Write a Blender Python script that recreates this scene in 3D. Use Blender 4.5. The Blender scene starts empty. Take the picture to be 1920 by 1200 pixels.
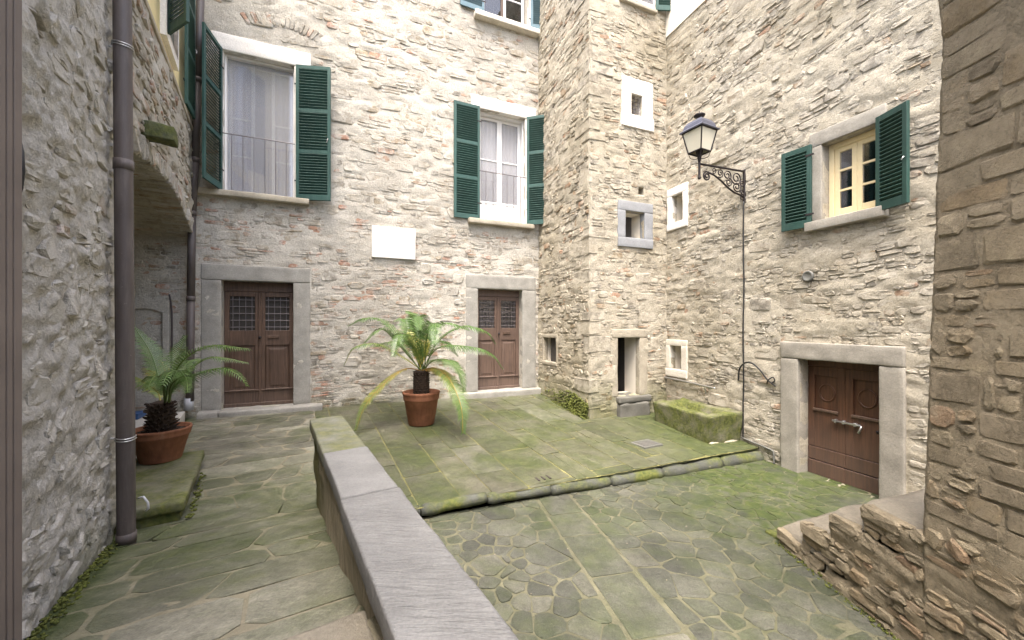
import bpy, bmesh, math, random
import numpy as np
from mathutils import Vector, Matrix

C = bpy.context.scene
COL = C.collection
R = math.radians
# ------------------------------------------------------------------ camera, sky, sun, exposure
EYE = 1.42
FOC, CX, CY = 750.0, 960.0, 607.0          # focal length and horizon of the photograph, in its pixels
cam_data = bpy.data.cameras.new('camera')
cam = bpy.data.objects.new('camera', cam_data)
COL.objects.link(cam)
cam.location = (0, 0, EYE)
cam.rotation_euler = (R(90), 0, 0)
cam_data.sensor_width = 36
cam_data.lens = 36 * FOC / 1920
cam_data.shift_y = 7 / 1920
cam_data.clip_start = 0.02
cam_data.clip_end = 400
C.camera = cam

SUN_EL, SUN_AZ = 68, 190                   # degrees; azimuth is where the light comes FROM, clockwise from +Y
world = bpy.data.worlds.new('World')
C.world = world
world.use_nodes = True
wn = world.node_tree
bg = wn.nodes['Background']
sky = wn.nodes.new('ShaderNodeTexSky')
sky.sky_type = 'NISHITA'
sky.sun_disc = False
sky.sun_elevation = R(SUN_EL)
sky.sun_rotation = R(SUN_AZ)
sky.air_density = 1.0
sky.dust_density = 6.0
sky.ozone_density = 0.6
wn.links.new(sky.outputs[0], bg.inputs[0])
bg.inputs[1].default_value = 0.15
sl = bpy.data.lights.new('sun', 'SUN')
sl.energy = 0.95
sl.angle = R(28)
sl.color = (1.0, 0.985, 0.965)
sun = bpy.data.objects.new('sun', sl)
COL.objects.link(sun)
sd = Vector((math.sin(R(SUN_AZ)) * math.cos(R(SUN_EL)), math.cos(R(SUN_AZ)) * math.cos(R(SUN_EL)), math.sin(R(SUN_EL))))
sun.rotation_euler = sd.to_track_quat('Z', 'Y').to_euler()
sun.location = (0, 3, 14)
C.view_settings.view_transform = 'Standard'
C.view_settings.look = 'None'
C.view_settings.exposure = 2.42
C.view_settings.gamma = 1.0
C.view_settings.use_curve_mapping = False
C.render.engine = 'CYCLES'
C.cycles.max_bounces = 8
C.cycles.diffuse_bounces = 5
C.cycles.use_denoising = True

rng = random.Random(7)
NR = np.random.RandomState(11)

# ------------------------------------------------------------------ numeric noise
_LAT = np.random.RandomState(3).rand(64, 64, 64).astype(np.float32)
def vnoise(p):
    """smooth value noise in -1..1 of an (N,3) array"""
    p = np.asarray(p, dtype=np.float64) + 1000.0
    i = np.floor(p).astype(int)
    f = p - i
    f = f * f * (3 - 2 * f)
    i0 = i % 64
    i1 = (i + 1) % 64
    x0, y0, z0 = i0.T
    x1, y1, z1 = i1.T
    fx, fy, fz = f.T
    a = _LAT[x0, y0, z0] * (1 - fx) + _LAT[x1, y0, z0] * fx
    b = _LAT[x0, y1, z0] * (1 - fx) + _LAT[x1, y1, z0] * fx
    c = _LAT[x0, y0, z1] * (1 - fx) + _LAT[x1, y0, z1] * fx
    d = _LAT[x0, y1, z1] * (1 - fx) + _LAT[x1, y1, z1] * fx
    return ((a * (1 - fy) + b * fy) * (1 - fz) + (c * (1 - fy) + d * fy) * fz) * 2 - 1
def fbm(p, octaves=3):
    p = np.asarray(p, dtype=np.float64)
    t, a = 0, 1.0
    for k in range(octaves):
        t = t + a * vnoise(p * 2 ** k + 17.3 * k)
        a *= 0.5
    return t

# ------------------------------------------------------------------ materials
class NT:
    def __init__(self, name):
        self.m = bpy.data.materials.new(name)
        self.m.use_nodes = True
        self.t = self.m.node_tree
        self.b = self.t.nodes['Principled BSDF']
        self.pos = None
    def n(self, kind, **kw):
        nd = self.t.nodes.new(kind)
        for k, v in kw.items():
            setattr(nd, k, v)
        return nd
    def l(self, a, b):
        self.t.links.new(a, b)
    def position(self):
        if self.pos is None:
            self.pos = self.n('ShaderNodeNewGeometry').outputs['Position']
        return self.pos
    def mapped(self, scale):
        mp = self.n('ShaderNodeMapping')
        mp.inputs['Scale'].default_value = scale
        self.l(self.position(), mp.inputs['Vector'])
        return mp.outputs[0]
    def noise(self, scale, detail=4, rough=0.55, vec=None, dist=0.0):
        nd = self.n('ShaderNodeTexNoise')
        nd.inputs['Scale'].default_value = scale
        nd.inputs['Detail'].default_value = detail
        nd.inputs['Roughness'].default_value = rough
        nd.inputs['Distortion'].default_value = dist
        self.l(vec if vec is not None else self.position(), nd.inputs['Vector'])
        return nd.outputs['Fac']
    def ramp(self, fac, stops, interp='LINEAR'):
        nd = self.n('ShaderNodeValToRGB')
        cr = nd.color_ramp
        cr.interpolation = interp
        while len(cr.elements) < len(stops):
            cr.elements.new(0.5)
        for e, (p, c) in zip(cr.elements, stops):
            e.position = p
            e.color = (*c, 1) if isinstance(c, tuple) else (c, c, c, 1)
        self.l(fac, nd.inputs[0])
        return nd.outputs[0]
    def mix(self, fac, a, b, blend='MIX'):
        nd = self.n('ShaderNodeMix', data_type='RGBA', blend_type=blend)
        for sock, v in ((nd.inputs[0], fac), (nd.inputs[6], a), (nd.inputs[7], b)):
            if isinstance(v, (int, float)):
                sock.default_value = v
            elif isinstance(v, tuple):
                sock.default_value = (*v, 1)
            else:
                self.l(v, sock)
        return nd.outputs[2]
    def math(self, op, a, b=0.0, clamp=False):
        nd = self.n('ShaderNodeMath', operation=op)
        nd.use_clamp = clamp
        for sock, v in ((nd.inputs[0], a), (nd.inputs[1], b)):
            if isinstance(v, (int, float)):
                sock.default_value = v
            else:
                self.l(v, sock)
        return nd.outputs[0]
    def attr(self, name):
        return self.n('ShaderNodeAttribute', attribute_name=name).outputs['Fac']
    def axis(self, i):
        nd = self.n('ShaderNodeSeparateXYZ')
        self.l(self.position(), nd.inputs[0])
        return nd.outputs[i]
    def bump(self, height, strength=0.5, distance=0.02, prev=None):
        nd = self.n('ShaderNodeBump')
        nd.inputs['Strength'].default_value = strength
        nd.inputs['Distance'].default_value = distance
        self.l(height, nd.inputs['Height'])
        if prev is not None:
            self.l(prev, nd.inputs['Normal'])
        return nd.outputs[0]
    def done(self, color, rough=0.85, normal=None, metal=0.0, spec=0.35):
        b = self.b
        if isinstance(color, tuple):
            b.inputs['Base Color'].default_value = (*color, 1)
        else:
            self.l(color, b.inputs['Base Color'])
        if isinstance(rough, (int, float)):
            b.inputs['Roughness'].default_value = rough
        else:
            self.l(rough, b.inputs['Roughness'])
        b.inputs['Metallic'].default_value = metal
        b.inputs['Specular IOR Level'].default_value = spec
        if normal is not None:
            self.l(normal, b.inputs['Normal'])
        return self.m

def band(t, coord, lo, hi):
    """0 below lo, 1 above hi (or reversed)"""
    mr = t.n('ShaderNodeMapRange')
    mr.inputs[1].default_value = lo
    mr.inputs[2].default_value = hi
    mr.clamp = True
    t.l(coord, mr.inputs[0])
    return mr.outputs[0]

def moss_mask(t, z0, z1, amount=0.9):
    """1 near the ground, fading with ragged edge between z0 and z1"""
    n1 = t.noise(2.2, 5, 0.65)
    zz = t.math('ADD', t.axis(2), t.math('MULTIPLY', t.math('SUBTRACT', n1, 0.5), 1.1))
    return t.math('MULTIPLY', band(t, zz, z1, z0), amount)

def m_rubble(name, stops, lime=(0.50, 0.45, 0.36), lime_lo=0.41, lime_hi=0.58, moss=None, bump=0.7, stain=None):
    t = NT(name)
    tone = t.attr('tone')
    base = t.ramp(tone, stops)
    v = t.noise(9, 5, 0.6)
    base = t.mix(1.0, base, t.ramp(v, [(0.25, 0.62), (0.75, 1.25)]), 'MULTIPLY')
    g = t.noise(70, 3, 0.6)
    base = t.mix(0.5, base, t.ramp(g, [(0.3, 0.7), (0.7, 1.2)]), 'MULTIPLY')
    sm = t.noise(5.5, 6, 0.7, dist=0.4)
    base = t.mix(t.ramp(sm, [(lime_lo, 0.0), (lime_hi, 0.85)]), base, lime)
    if stain:
        base = t.mix(t.math('MULTIPLY', t.ramp(t.noise(0.7, 4, 0.6), [(0.45, 0.0), (0.68, 1.0)]), stain[1]), base, stain[0])
    if moss:
        base = t.mix(moss_mask(t, *moss), base, t.ramp(t.noise(30, 3), [(0.3, (0.05, 0.07, 0.012)), (0.7, (0.16, 0.17, 0.04))]))
    pit = t.ramp(t.noise(48, 4, 0.7, dist=0.6), [(0.32, 0.5), (0.44, 1.0)])
    base = t.mix(0.55, base, pit, 'MULTIPLY')
    h = t.math('ADD', t.math('MULTIPLY', t.noise(30, 7, 0.78, dist=0.6), 1.0), t.math('MULTIPLY', t.noise(130, 3, 0.6), 0.4))
    nb = t.bump(h, min(1.0, bump * 1.2), 0.034)
    return t.done(base, 0.9, nb, spec=0.25)

def m_mortar(name, c0, c1, moss=None, bump=0.7, stain=None):
    t = NT(name)
    base = t.ramp(t.noise(3.5, 6, 0.65), [(0.3, c0), (0.7, c1)])
    base = t.mix(0.6, base, t.ramp(t.noise(45, 4, 0.6), [(0.3, 0.65), (0.7, 1.2)]), 'MULTIPLY')
    if stain:
        base = t.mix(t.math('MULTIPLY', t.ramp(t.noise(0.7, 4, 0.6), [(0.45, 0.0), (0.68, 1.0)]), stain[1]), base, stain[0])
    if moss:
        base = t.mix(moss_mask(t, *moss), base, t.ramp(t.noise(30, 3), [(0.3, (0.05, 0.07, 0.012)), (0.7, (0.16, 0.17, 0.04))]))
    pit = t.ramp(t.noise(32, 5, 0.72, dist=0.8), [(0.31, 0.5), (0.43, 1.0)])
    base = t.mix(0.5, base, pit, 'MULTIPLY')
    h = t.math('ADD', t.noise(20, 8, 0.8, dist=0.7), t.math('MULTIPLY', t.noise(100, 3, 0.6), 0.35))
    return t.done(base, 0.93, t.bump(h, min(1.0, bump * 1.2), 0.036), spec=0.2)

M = {}
GREYS = [(0.0, (0.27, 0.25, 0.215)), (0.2, (0.36, 0.325, 0.265)), (0.42, (0.44, 0.39, 0.31)), (0.62, (0.49, 0.445, 0.365)),
         (0.8, (0.38, 0.315, 0.22)), (0.9, (0.43, 0.30, 0.215)), (1.0, (0.46, 0.23, 0.15))]
M['stone_back'] = m_rubble('grey beige wall stone', GREYS, lime=(0.575, 0.55, 0.49), moss=(-0.45, 0.15, 0.8), stain=((0.30, 0.272, 0.228), 0.55))
M['mortar_back'] = m_mortar('pale lime mortar', (0.46, 0.43, 0.37), (0.60, 0.57, 0.505), moss=(-0.45, 0.15, 0.8), stain=((0.30, 0.272, 0.228), 0.55))
WARM = [(0.0, (0.25, 0.23, 0.195)), (0.25, (0.34, 0.305, 0.245)), (0.5, (0.41, 0.365, 0.285)), (0.72, (0.46, 0.415, 0.335)),
        (0.88, (0.34, 0.265, 0.175)), (1.0, (0.40, 0.24, 0.16))]
M['stone_tower'] = m_rubble('warm tower stone', WARM, lime=(0.53, 0.485, 0.395), moss=(-0.5, 0.45, 0.9), stain=((0.25, 0.212, 0.135), 0.5))
M['mortar_tower'] = m_mortar('warm tower mortar', (0.39, 0.35, 0.275), (0.53, 0.485, 0.39), moss=(-0.5, 0.45, 0.9), stain=((0.25, 0.212, 0.135), 0.5))
M['stone_right'] = m_rubble('ochre grey wall stone', WARM, lime=(0.54, 0.50, 0.415), moss=(-0.95, -0.35, 0.8), stain=((0.29, 0.25, 0.17), 0.5))
M['mortar_right'] = m_mortar('ochre lime mortar', (0.41, 0.37, 0.29), (0.54, 0.495, 0.40), moss=(-0.95, -0.35, 0.8), stain=((0.29, 0.25, 0.17), 0.5))
BROWN = [(0.0, (0.2360, 0.1950, 0.1323)), (0.3, (0.3245, 0.2721, 0.1839)), (0.6, (0.4011, 0.3367, 0.2274)), (0.85, (0.3422, 0.2664, 0.1633)), (1.0, (0.3658, 0.2517, 0.1622))]
M['stone_pier'] = m_rubble('brown tooled pier stone', BROWN, lime=(0.3830, 0.3184, 0.2208), lime_lo=0.44, lime_hi=0.64, bump=1.0, moss=(-1.2, -0.55, 0.6))
M['mortar_pier'] = m_mortar('brown pier mortar', (0.2916, 0.2416, 0.1637), (0.3996, 0.3385, 0.2359), bump=0.9, moss=(-1.2, -0.55, 0.6))
COOL = [(0.0, (0.26, 0.245, 0.215)), (0.4, (0.38, 0.355, 0.31)), (0.75, (0.46, 0.435, 0.385)), (0.92, (0.37, 0.29, 0.21)), (1.0, (0.41, 0.24, 0.17))]
M['stone_left'] = m_rubble('cool grey rendered stone', COOL, lime=(0.62, 0.59, 0.53), lime_lo=0.32, lime_hi=0.48, moss=(-0.35, 0.22, 0.9))
M['mortar_left'] = m_mortar('cool grey rough render', (0.57, 0.54, 0.485), (0.70, 0.67, 0.615), moss=(-0.35, 0.22, 0.9), bump=1.0)

def m_dressed(name, c, bump=0.35, streak=False, moss=0.0, var=0.35):
    t = NT(name)
    base = t.mix(var, c, t.ramp(t.noise(4, 6, 0.65), [(0.3, 0.25), (0.7, 0.9)]), 'OVERLAY')
    base = t.mix(0.35, base, t.ramp(t.noise(60, 3), [(0.3, 0.6), (0.7, 1.25)]), 'MULTIPLY')
    if moss:
        base = t.mix(t.ramp(t.noise(2.5, 6, 0.7), [(0.62 - 0.45 * moss, 0.0), (0.78 - 0.35 * moss, 0.95)]), base,
                     t.ramp(t.noise(26, 4), [(0.3, (0.035, 0.05, 0.008)), (0.7, (0.135, 0.145, 0.035))]))
    h = t.math('ADD', t.noise(35, 6, 0.7), t.math('MULTIPLY', t.noise(150, 2), 0.3))
    return t.done(base, 0.82, t.bump(h, bump, 0.012), spec=0.3)
M['sandstone'] = m_dressed('grey dressed sandstone', (0.275, 0.265, 0.237))
M['sandstone_warm'] = m_dressed('warm grey dressed sandstone', (0.27, 0.252, 0.214))
M['sandstone_pale'] = m_dressed('pale dressed stone', (0.60, 0.56, 0.48))
M['white_stone'] = m_dressed('whitewashed dressed stone', (0.74, 0.71, 0.66), var=0.15)
M['bluish_stone'] = m_dressed('blue grey cut stone', (0.26, 0.268, 0.278), bump=0.15, var=0.2)
M['tan_stone'] = m_dressed('tan dressed stone', (0.34, 0.305, 0.24))
M['kerb_stone'] = m_dressed('dark mossy kerb stone', (0.072, 0.075, 0.064), bump=0.8, moss=0.45)
M['trough_stone'] = m_dressed('mossy trough stone', (0.1680, 0.1560, 0.1160), bump=1.0, moss=0.74)
M['slab_green'] = m_dressed('algae stained slab', (0.1425, 0.1387, 0.0975), moss=0.5, bump=0.5)
M['grey_step'] = m_dressed('dark grey step stone', (0.12, 0.116, 0.10), bump=0.8)
M['concrete'] = m_dressed('pale passage floor', (0.50, 0.48, 0.43), var=0.2)
M['tread'] = m_dressed('pale worn tread', (0.185, 0.165, 0.128), bump=0.9)

def m_coping(name, moss, tooled=False):
    t = NT(name)
    c = t.ramp(t.noise(3.5, 6, 0.6), [(0.3, (0.118, 0.117, 0.114)), (0.7, (0.19, 0.189, 0.184))])
    # tooling marks run across the coping
    mp = t.n('ShaderNodeMapping')
    mp.inputs['Rotation'].default_value = (0, 0, R(31.0))
    mp.inputs['Scale'].default_value = (9, 52, 9)
    t.l(t.position(), mp.inputs['Vector'])
    tool = t.noise(1.0, 3, 0.6, vec=mp.outputs[0], dist=0.35)
    if moss:
        k = t.ramp(t.noise(5, 6, 0.7), [(0.25, 0.15), (0.65, 0.85)])
        c = t.mix(k, c, t.ramp(t.noise(22, 4), [(0.3, (0.06, 0.07, 0.02)), (0.7, (0.14, 0.14, 0.05))]))
    c = t.mix(0.14, c, t.ramp(tool, [(0.30, 0.62), (0.5, 1.0), (0.7, 1.12)]), 'MULTIPLY')
    c = t.mix(t.ramp(t.noise(9, 5, 0.7), [(0.66, 0.0), (0.74, 0.7)]), c, (0.25, 0.25, 0.235))
    c = t.mix(0.4, c, t.ramp(t.noise(120, 2), [(0.3, 0.65), (0.7, 1.2)]), 'MULTIPLY')
    nb = t.bump(tool, (0.9 if tooled else 0.25), 0.016)
    nb = t.bump(t.noise(60, 5, 0.7), 0.35, 0.008, nb)
    return t.done(c, 0.85, nb, spec=0.25)
M['coping'] = m_coping('tooled grey coping', False)
M['coping_tooled'] = m_coping('tool marked grey coping', False, True)
M['coping_moss'] = m_coping('mossy coping', True)

def m_parapet():
    t = NT('brown streaked parapet render')
    streak = t.noise(1, 5, 0.7, vec=t.mapped((26, 26, 3.0)))
    c = t.ramp(streak, [(0.3, (0.17, 0.142, 0.098)), (0.72, (0.36, 0.315, 0.235))])
    edge = band(t, t.math('ADD', t.axis(1), t.math('MULTIPLY', t.noise(7, 4), 0.6)), 2.95, 3.5)
    c = t.mix(t.math('MULTIPLY', edge, 0.85), c, (0.085, 0.085, 0.025))
    low = band(t, t.math('ADD', t.axis(2), t.math('MULTIPLY', t.noise(9, 5), 0.25)), 0.13, 0.0)
    c = t.mix(t.math('MULTIPLY', low, 0.7), c, (0.12, 0.11, 0.035))
    nb = t.bump(t.math('ADD', streak, t.noise(50, 5, 0.7)), 0.6, 0.02)
    return t.done(c, 0.92, nb, spec=0.2)
M['parapet'] = m_parapet()

def moss_colour(t):
    return t.ramp(t.noise(8, 7, 0.72), [(0.28, (0.0187, 0.0331, 0.0058)), (0.52, (0.0475, 0.0662, 0.0130)), (0.75, (0.1008, 0.1116, 0.0324))])

def m_paving(name, stops, green, extra=None, joint=False, wet=0.62):
    """green: (noise scale, lo, hi, amount) of the moss that spreads over stones; extra: function(t) -> additional mask"""
    t = NT(name)
    if joint:
        c = t.ramp(t.noise(7, 5, 0.65), [(0.3, stops[0]), (0.7, stops[1])])
    else:
        c = t.ramp(t.attr('tone'), stops)
        c = t.mix(0.8, c, t.ramp(t.noise(5, 6, 0.62), [(0.25, 0.6), (0.75, 1.3)]), 'MULTIPLY')
        c = t.mix(0.55, c, t.ramp(t.noise(85, 3), [(0.3, 0.55), (0.7, 1.3)]), 'MULTIPLY')
        c = t.mix(0.6, c, t.ramp(t.noise(24, 5, 0.7), [(0.33, 0.55), (0.5, 1.0), (0.72, 1.25)]), 'MULTIPLY')
    sc, lo, hi, am = green
    c = t.mix(1.0, c, t.ramp(t.noise(1.1, 5, 0.6), [(0.3, 0.58), (0.55, 0.92), (0.75, 1.1)]), 'MULTIPLY')
    k = t.math('MULTIPLY', t.ramp(t.noise(sc, 7, 0.68, dist=0.3), [(lo, 0.0), (hi, 1.0)]), am)
    if extra:
        k = t.math('MAXIMUM', k, extra(t))
    if joint:
        k = t.math('MULTIPLY', k, 0.6)
    c = t.mix(k, c, moss_colour(t))
    h = t.math('ADD', t.noise(14, 7, 0.7), t.math('MULTIPLY', t.noise(75, 4, 0.65), 0.35))
    nb = t.bump(h, 0.75, 0.022)
    rgh = t.ramp(t.noise(6, 4), [(0.3, wet - 0.12), (0.7, wet + 0.22)])
    return t.done(c, rgh, nb, spec=0.4)

def lower_green(t):
    """bright moss along the foot of the kerb, round the stair foot and near the cellar door"""
    n = t.math('MULTIPLY', t.math('SUBTRACT', t.noise(2.4, 6, 0.7), 0.5), 1.9)
    x = t.math('ADD', t.axis(0), n)
    a = band(t, x, 1.15, 2.5)
    y = t.math('ADD', t.axis(1), n)
    b = band(t, y, 3.0, 4.1)
    k = t.math('MULTIPLY', t.math('MULTIPLY', a, b), 0.95)
    door = t.math('MULTIPLY', band(t, x, 3.1, 3.7), band(t, y, 4.9, 4.3))
    k = t.math('MULTIPLY', k, t.math('SUBTRACT', 1.0, t.math('MULTIPLY', door, 0.8)))
    return t.math('MULTIPLY', k, t.ramp(t.noise(4.5, 6, 0.7, dist=0.5), [(0.36, 0.35), (0.54, 1.0)]))
PAVE = [(0.0, (0.0594, 0.0614, 0.0493)), (0.35, (0.0858, 0.0871, 0.0689)), (0.7, (0.1089, 0.1082, 0.0850)), (0.9, (0.1386, 0.1346, 0.1057)), (1.0, (0.1782, 0.1716, 0.1396))]
M['pave_lower'] = m_paving('grey crazy paving stone', PAVE, (1.6, 0.42, 0.68, 0.6), lower_green)
M['joint_lower'] = m_paving('yellowish mossy joint', ((0.1008, 0.0971, 0.0589), (0.1535, 0.1467, 0.0949)), (3, 0.5, 0.7, 0.6), lower_green, joint=True, wet=0.85)
def terrace_green(t):
    n = t.math('MULTIPLY', t.math('SUBTRACT', t.noise(2.0, 6, 0.7), 0.5), 1.2)
    return t.math('MULTIPLY', band(t, t.math('ADD', t.axis(0), n), 1.0, 2.6), 0.75)
TER = [(0.0, (0.0828, 0.0828, 0.0576)), (0.5, (0.1152, 0.1116, 0.0778)), (0.85, (0.1368, 0.1296, 0.0936)), (1.0, (0.1728, 0.1656, 0.1332))]
M['pave_terrace'] = m_paving('olive stained flagstone', TER, (1.3, 0.36, 0.62, 0.72), terrace_green, wet=0.5)
M['joint_terrace'] = m_paving('yellow green joint', ((0.1370, 0.1326, 0.0442), (0.2210, 0.2077, 0.0884)), (3, 0.5, 0.7, 0.6), joint=True, wet=0.85)
def path_green(t):
    """a belt of algae across the top of the ramp and along the foot of the left wall"""
    n = t.math('MULTIPLY', t.math('SUBTRACT', t.noise(2.0, 6, 0.7), 0.5), 1.3)
    v = t.math('ADD', t.math('ADD', t.math('MULTIPLY', t.axis(0), -0.516), t.math('MULTIPLY', t.axis(1), 0.857)), n)
    a = t.math('MULTIPLY', band(t, v, 2.1, 2.8), band(t, v, 5.6, 4.3))
    w = t.math('ADD', t.math('ADD', t.math('MULTIPLY', t.axis(0), 0.814), t.math('MULTIPLY', t.axis(1), 0.581)), t.math('MULTIPLY', n, 0.35))
    return t.math('MAXIMUM', t.math('MULTIPLY', t.math('MULTIPLY', a, t.ramp(t.noise(2.6, 6, 0.7), [(0.34, 0.25), (0.6, 0.85)])), 0.9), t.math('MULTIPLY', band(t, w, -0.30, -0.58), 0.95))
PATH = [(0.0, (0.1400, 0.1365, 0.1029)), (0.4, (0.1890, 0.1820, 0.1382)), (0.75, (0.2380, 0.2275, 0.1764)), (1.0, (0.3290, 0.3150, 0.2470))]
M['pave_path'] = m_paving('grey slate path slab', PATH, (1.5, 0.44, 0.68, 0.62), path_green, wet=0.55)
M['joint_path'] = m_paving('sandy path joint', ((0.2203, 0.1974, 0.1331), (0.3029, 0.2708, 0.1974)), (3, 0.5, 0.75, 0.4), path_green, joint=True, wet=0.85)

def m_simple(name, c, rough=0.6, metal=0.0, var=0.25, scale=12, bump=0.1, spec=0.4):
    t = NT(name)
    base = t.mix(var, c, t.ramp(t.noise(scale, 5, 0.6), [(0.3, 0.55), (0.7, 1.3)]), 'MULTIPLY')
    return t.done(base, rough, t.bump(t.noise(scale * 6, 4), bump, 0.004), metal, spec)
def m_paint(name, c, fade):
    t = NT(name)
    w = t.noise(1, 5, 0.7, vec=t.mapped((26, 26, 3)))
    b = t.mix(t.ramp(w, [(0.45, 0.0), (0.72, 0.75)]), c, fade)
    b = t.mix(t.ramp(t.noise(60, 4, 0.7), [(0.66, 0.0), (0.74, 0.6)]), b, tuple(min(1, 2.2 * x + 0.03) for x in fade))
    b = t.mix(0.6, b, t.ramp(t.noise(2.5, 4), [(0.3, 0.7), (0.7, 1.25)]), 'MULTIPLY')
    return t.done(b, t.ramp(w, [(0.3, 0.42), (0.7, 0.7)]), t.bump(t.noise(90, 4), 0.15, 0.003), spec=0.4)
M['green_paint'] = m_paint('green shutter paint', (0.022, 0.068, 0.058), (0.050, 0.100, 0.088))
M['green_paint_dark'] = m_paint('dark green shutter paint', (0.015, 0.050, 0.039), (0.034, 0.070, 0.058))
M['blue_paint'] = m_simple('grey blue shutter paint', (0.105, 0.175, 0.21), 0.5, var=0.3, scale=7)
M['iron'] = m_simple('dark wrought iron', (0.030, 0.024, 0.024), 0.55, 0.4, scale=30)
M['grey_iron'] = m_simple('grey window bars', (0.14, 0.125, 0.13), 0.5, 0.4, scale=30)
M['pipe'] = m_paint('brown painted downpipe', (0.075, 0.062, 0.058), (0.125, 0.108, 0.100))
M['pipe_grey'] = m_simple('grey pipe foot', (0.42, 0.43, 0.45), 0.5)
M['steel'] = m_simple('galvanised steel', (0.50, 0.50, 0.50), 0.35, 0.9)
M['white_paint'] = m_simple('white window paint', (0.72, 0.71, 0.70), 0.45, var=0.1)
M['cream_paint'] = m_simple('cream window paint', (0.72, 0.60, 0.36), 0.45, var=0.12)
M['plaque'] = m_simple('white marble plaque', (0.86, 0.84, 0.81), 0.5, var=0.06)
M['plaster'] = m_simple('cream yellow plaster', (0.76, 0.64, 0.34), 0.9, var=0.3, scale=3)
M['plaster_pale'] = m_simple('pale plaster', (0.72, 0.67, 0.57), 0.9, var=0.2, scale=3)
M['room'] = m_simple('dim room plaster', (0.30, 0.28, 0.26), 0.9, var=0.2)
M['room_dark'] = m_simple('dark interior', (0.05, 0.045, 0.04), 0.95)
M['curtain'] = m_simple('white net curtain', (0.74, 0.74, 0.74), 0.9, var=0.12, scale=5)
M['soil'] = m_simple('dark potting soil', (0.045, 0.032, 0.022), 0.95, bump=0.8)
M['cable'] = m_simple('black cable', (0.02, 0.02, 0.02), 0.6)
M['blue_mat'] = m_simple('blue plastic', (0.03, 0.08, 0.20), 0.5)
M['white_print'] = m_simple('white print', (0.78, 0.80, 0.84), 0.6)
M['lead'] = m_simple('dull grey metal', (0.16, 0.16, 0.145), 0.6, 0.3)
M['post'] = m_simple('grey brown timber frame', (0.1400, 0.1155, 0.0980), 0.6, var=0.4, scale=4)
M['post_dark'] = m_simple('dark groove', (0.04, 0.03, 0.03), 0.8)

def m_terracotta():
    t = NT('weathered terracotta')
    c = t.ramp(t.noise(5, 6, 0.65), [(0.28, (0.16, 0.062, 0.034)), (0.6, (0.265, 0.115, 0.062)), (0.8, (0.36, 0.20, 0.13))])
    c = t.mix(0.4, c, t.ramp(t.noise(1, 4, vec=t.mapped((30, 30, 2))), [(0.35, 0.6), (0.7, 1.15)]), 'MULTIPLY')
    return t.done(c, 0.8, t.bump(t.noise(60, 5), 0.25, 0.006), spec=0.3)
M['terracotta'] = m_terracotta()

def m_wood(name, c0, c1, rough=0.55):
    t = NT(name)
    g = t.noise(1, 6, 0.65, vec=t.mapped((38, 38, 2.2)), dist=0.4)
    c = t.ramp(g, [(0.28, c0), (0.72, c1)])
    c = t.mix(0.5, c, t.ramp(t.noise(3, 4), [(0.3, 0.6), (0.7, 1.25)]), 'MULTIPLY')
    low = band(t, t.math('ADD', t.axis(2), t.math('MULTIPLY', t.noise(6, 5), 0.3)), 0.55, -0.25)
    c = t.mix(t.math('MULTIPLY', low, 0.3), c, (0.16, 0.13, 0.115))
    return t.done(c, rough, t.bump(g, 0.25, 0.006), spec=0.4)
M['wood'] = m_wood('brown door wood', (0.052, 0.031, 0.021), (0.130, 0.081, 0.055))
M['wood_mauve'] = m_wood('faded brown door wood', (0.078, 0.050, 0.038), (0.145, 0.095, 0.070))
M['wood_red'] = m_wood('reddish oiled door wood', (0.040, 0.017, 0.009), (0.115, 0.052, 0.026), 0.5)

def m_glass(name, tint=(0.92, 0.93, 1.0)):
    t = NT(name)
    nt = t.t
    tr = t.n('ShaderNodeBsdfTransparent')
    tr.inputs[0].default_value = (*tint, 1)
    gl = t.n('ShaderNodeBsdfGlossy')
    gl.inputs['Roughness'].default_value = 0.03
    fr = t.n('ShaderNodeFresnel')
    fr.inputs[0].default_value = 1.6
    mx = t.n('ShaderNodeMixShader')
    t.l(t.math('ADD', fr.outputs[0], 0.06), mx.inputs[0])
    t.l(tr.outputs[0], mx.inputs[1])
    t.l(gl.outputs[0], mx.inputs[2])
    t.l(mx.outputs[0], nt.nodes['Material Output'].inputs[0])
    return t.m
M['glass'] = m_glass('window glass')
def m_reflection_veil(name, c, k):
    """clear glass under a thin pale veil that paints in its reflections"""
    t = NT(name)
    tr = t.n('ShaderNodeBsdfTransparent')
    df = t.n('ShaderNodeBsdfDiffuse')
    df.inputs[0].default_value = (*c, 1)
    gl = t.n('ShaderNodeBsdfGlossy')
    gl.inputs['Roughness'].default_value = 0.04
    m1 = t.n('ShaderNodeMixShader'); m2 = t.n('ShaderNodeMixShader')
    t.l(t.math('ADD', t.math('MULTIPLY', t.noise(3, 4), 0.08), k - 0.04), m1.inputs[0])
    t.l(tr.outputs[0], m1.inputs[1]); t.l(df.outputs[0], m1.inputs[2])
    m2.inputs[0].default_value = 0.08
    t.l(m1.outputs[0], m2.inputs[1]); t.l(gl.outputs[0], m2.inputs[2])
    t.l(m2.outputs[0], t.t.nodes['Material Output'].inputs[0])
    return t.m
M['reflection_veil'] = m_reflection_veil('glass with painted reflection', (0.46, 0.465, 0.50), 0.42)
def m_milk():
    t = NT('milky lantern glass')
    t.b.inputs['Transmission Weight'].default_value = 0.0
    return t.done((0.62, 0.58, 0.46), 0.35, t.bump(t.noise(40, 3), 0.05, 0.003))
M['milk'] = m_milk()

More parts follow.
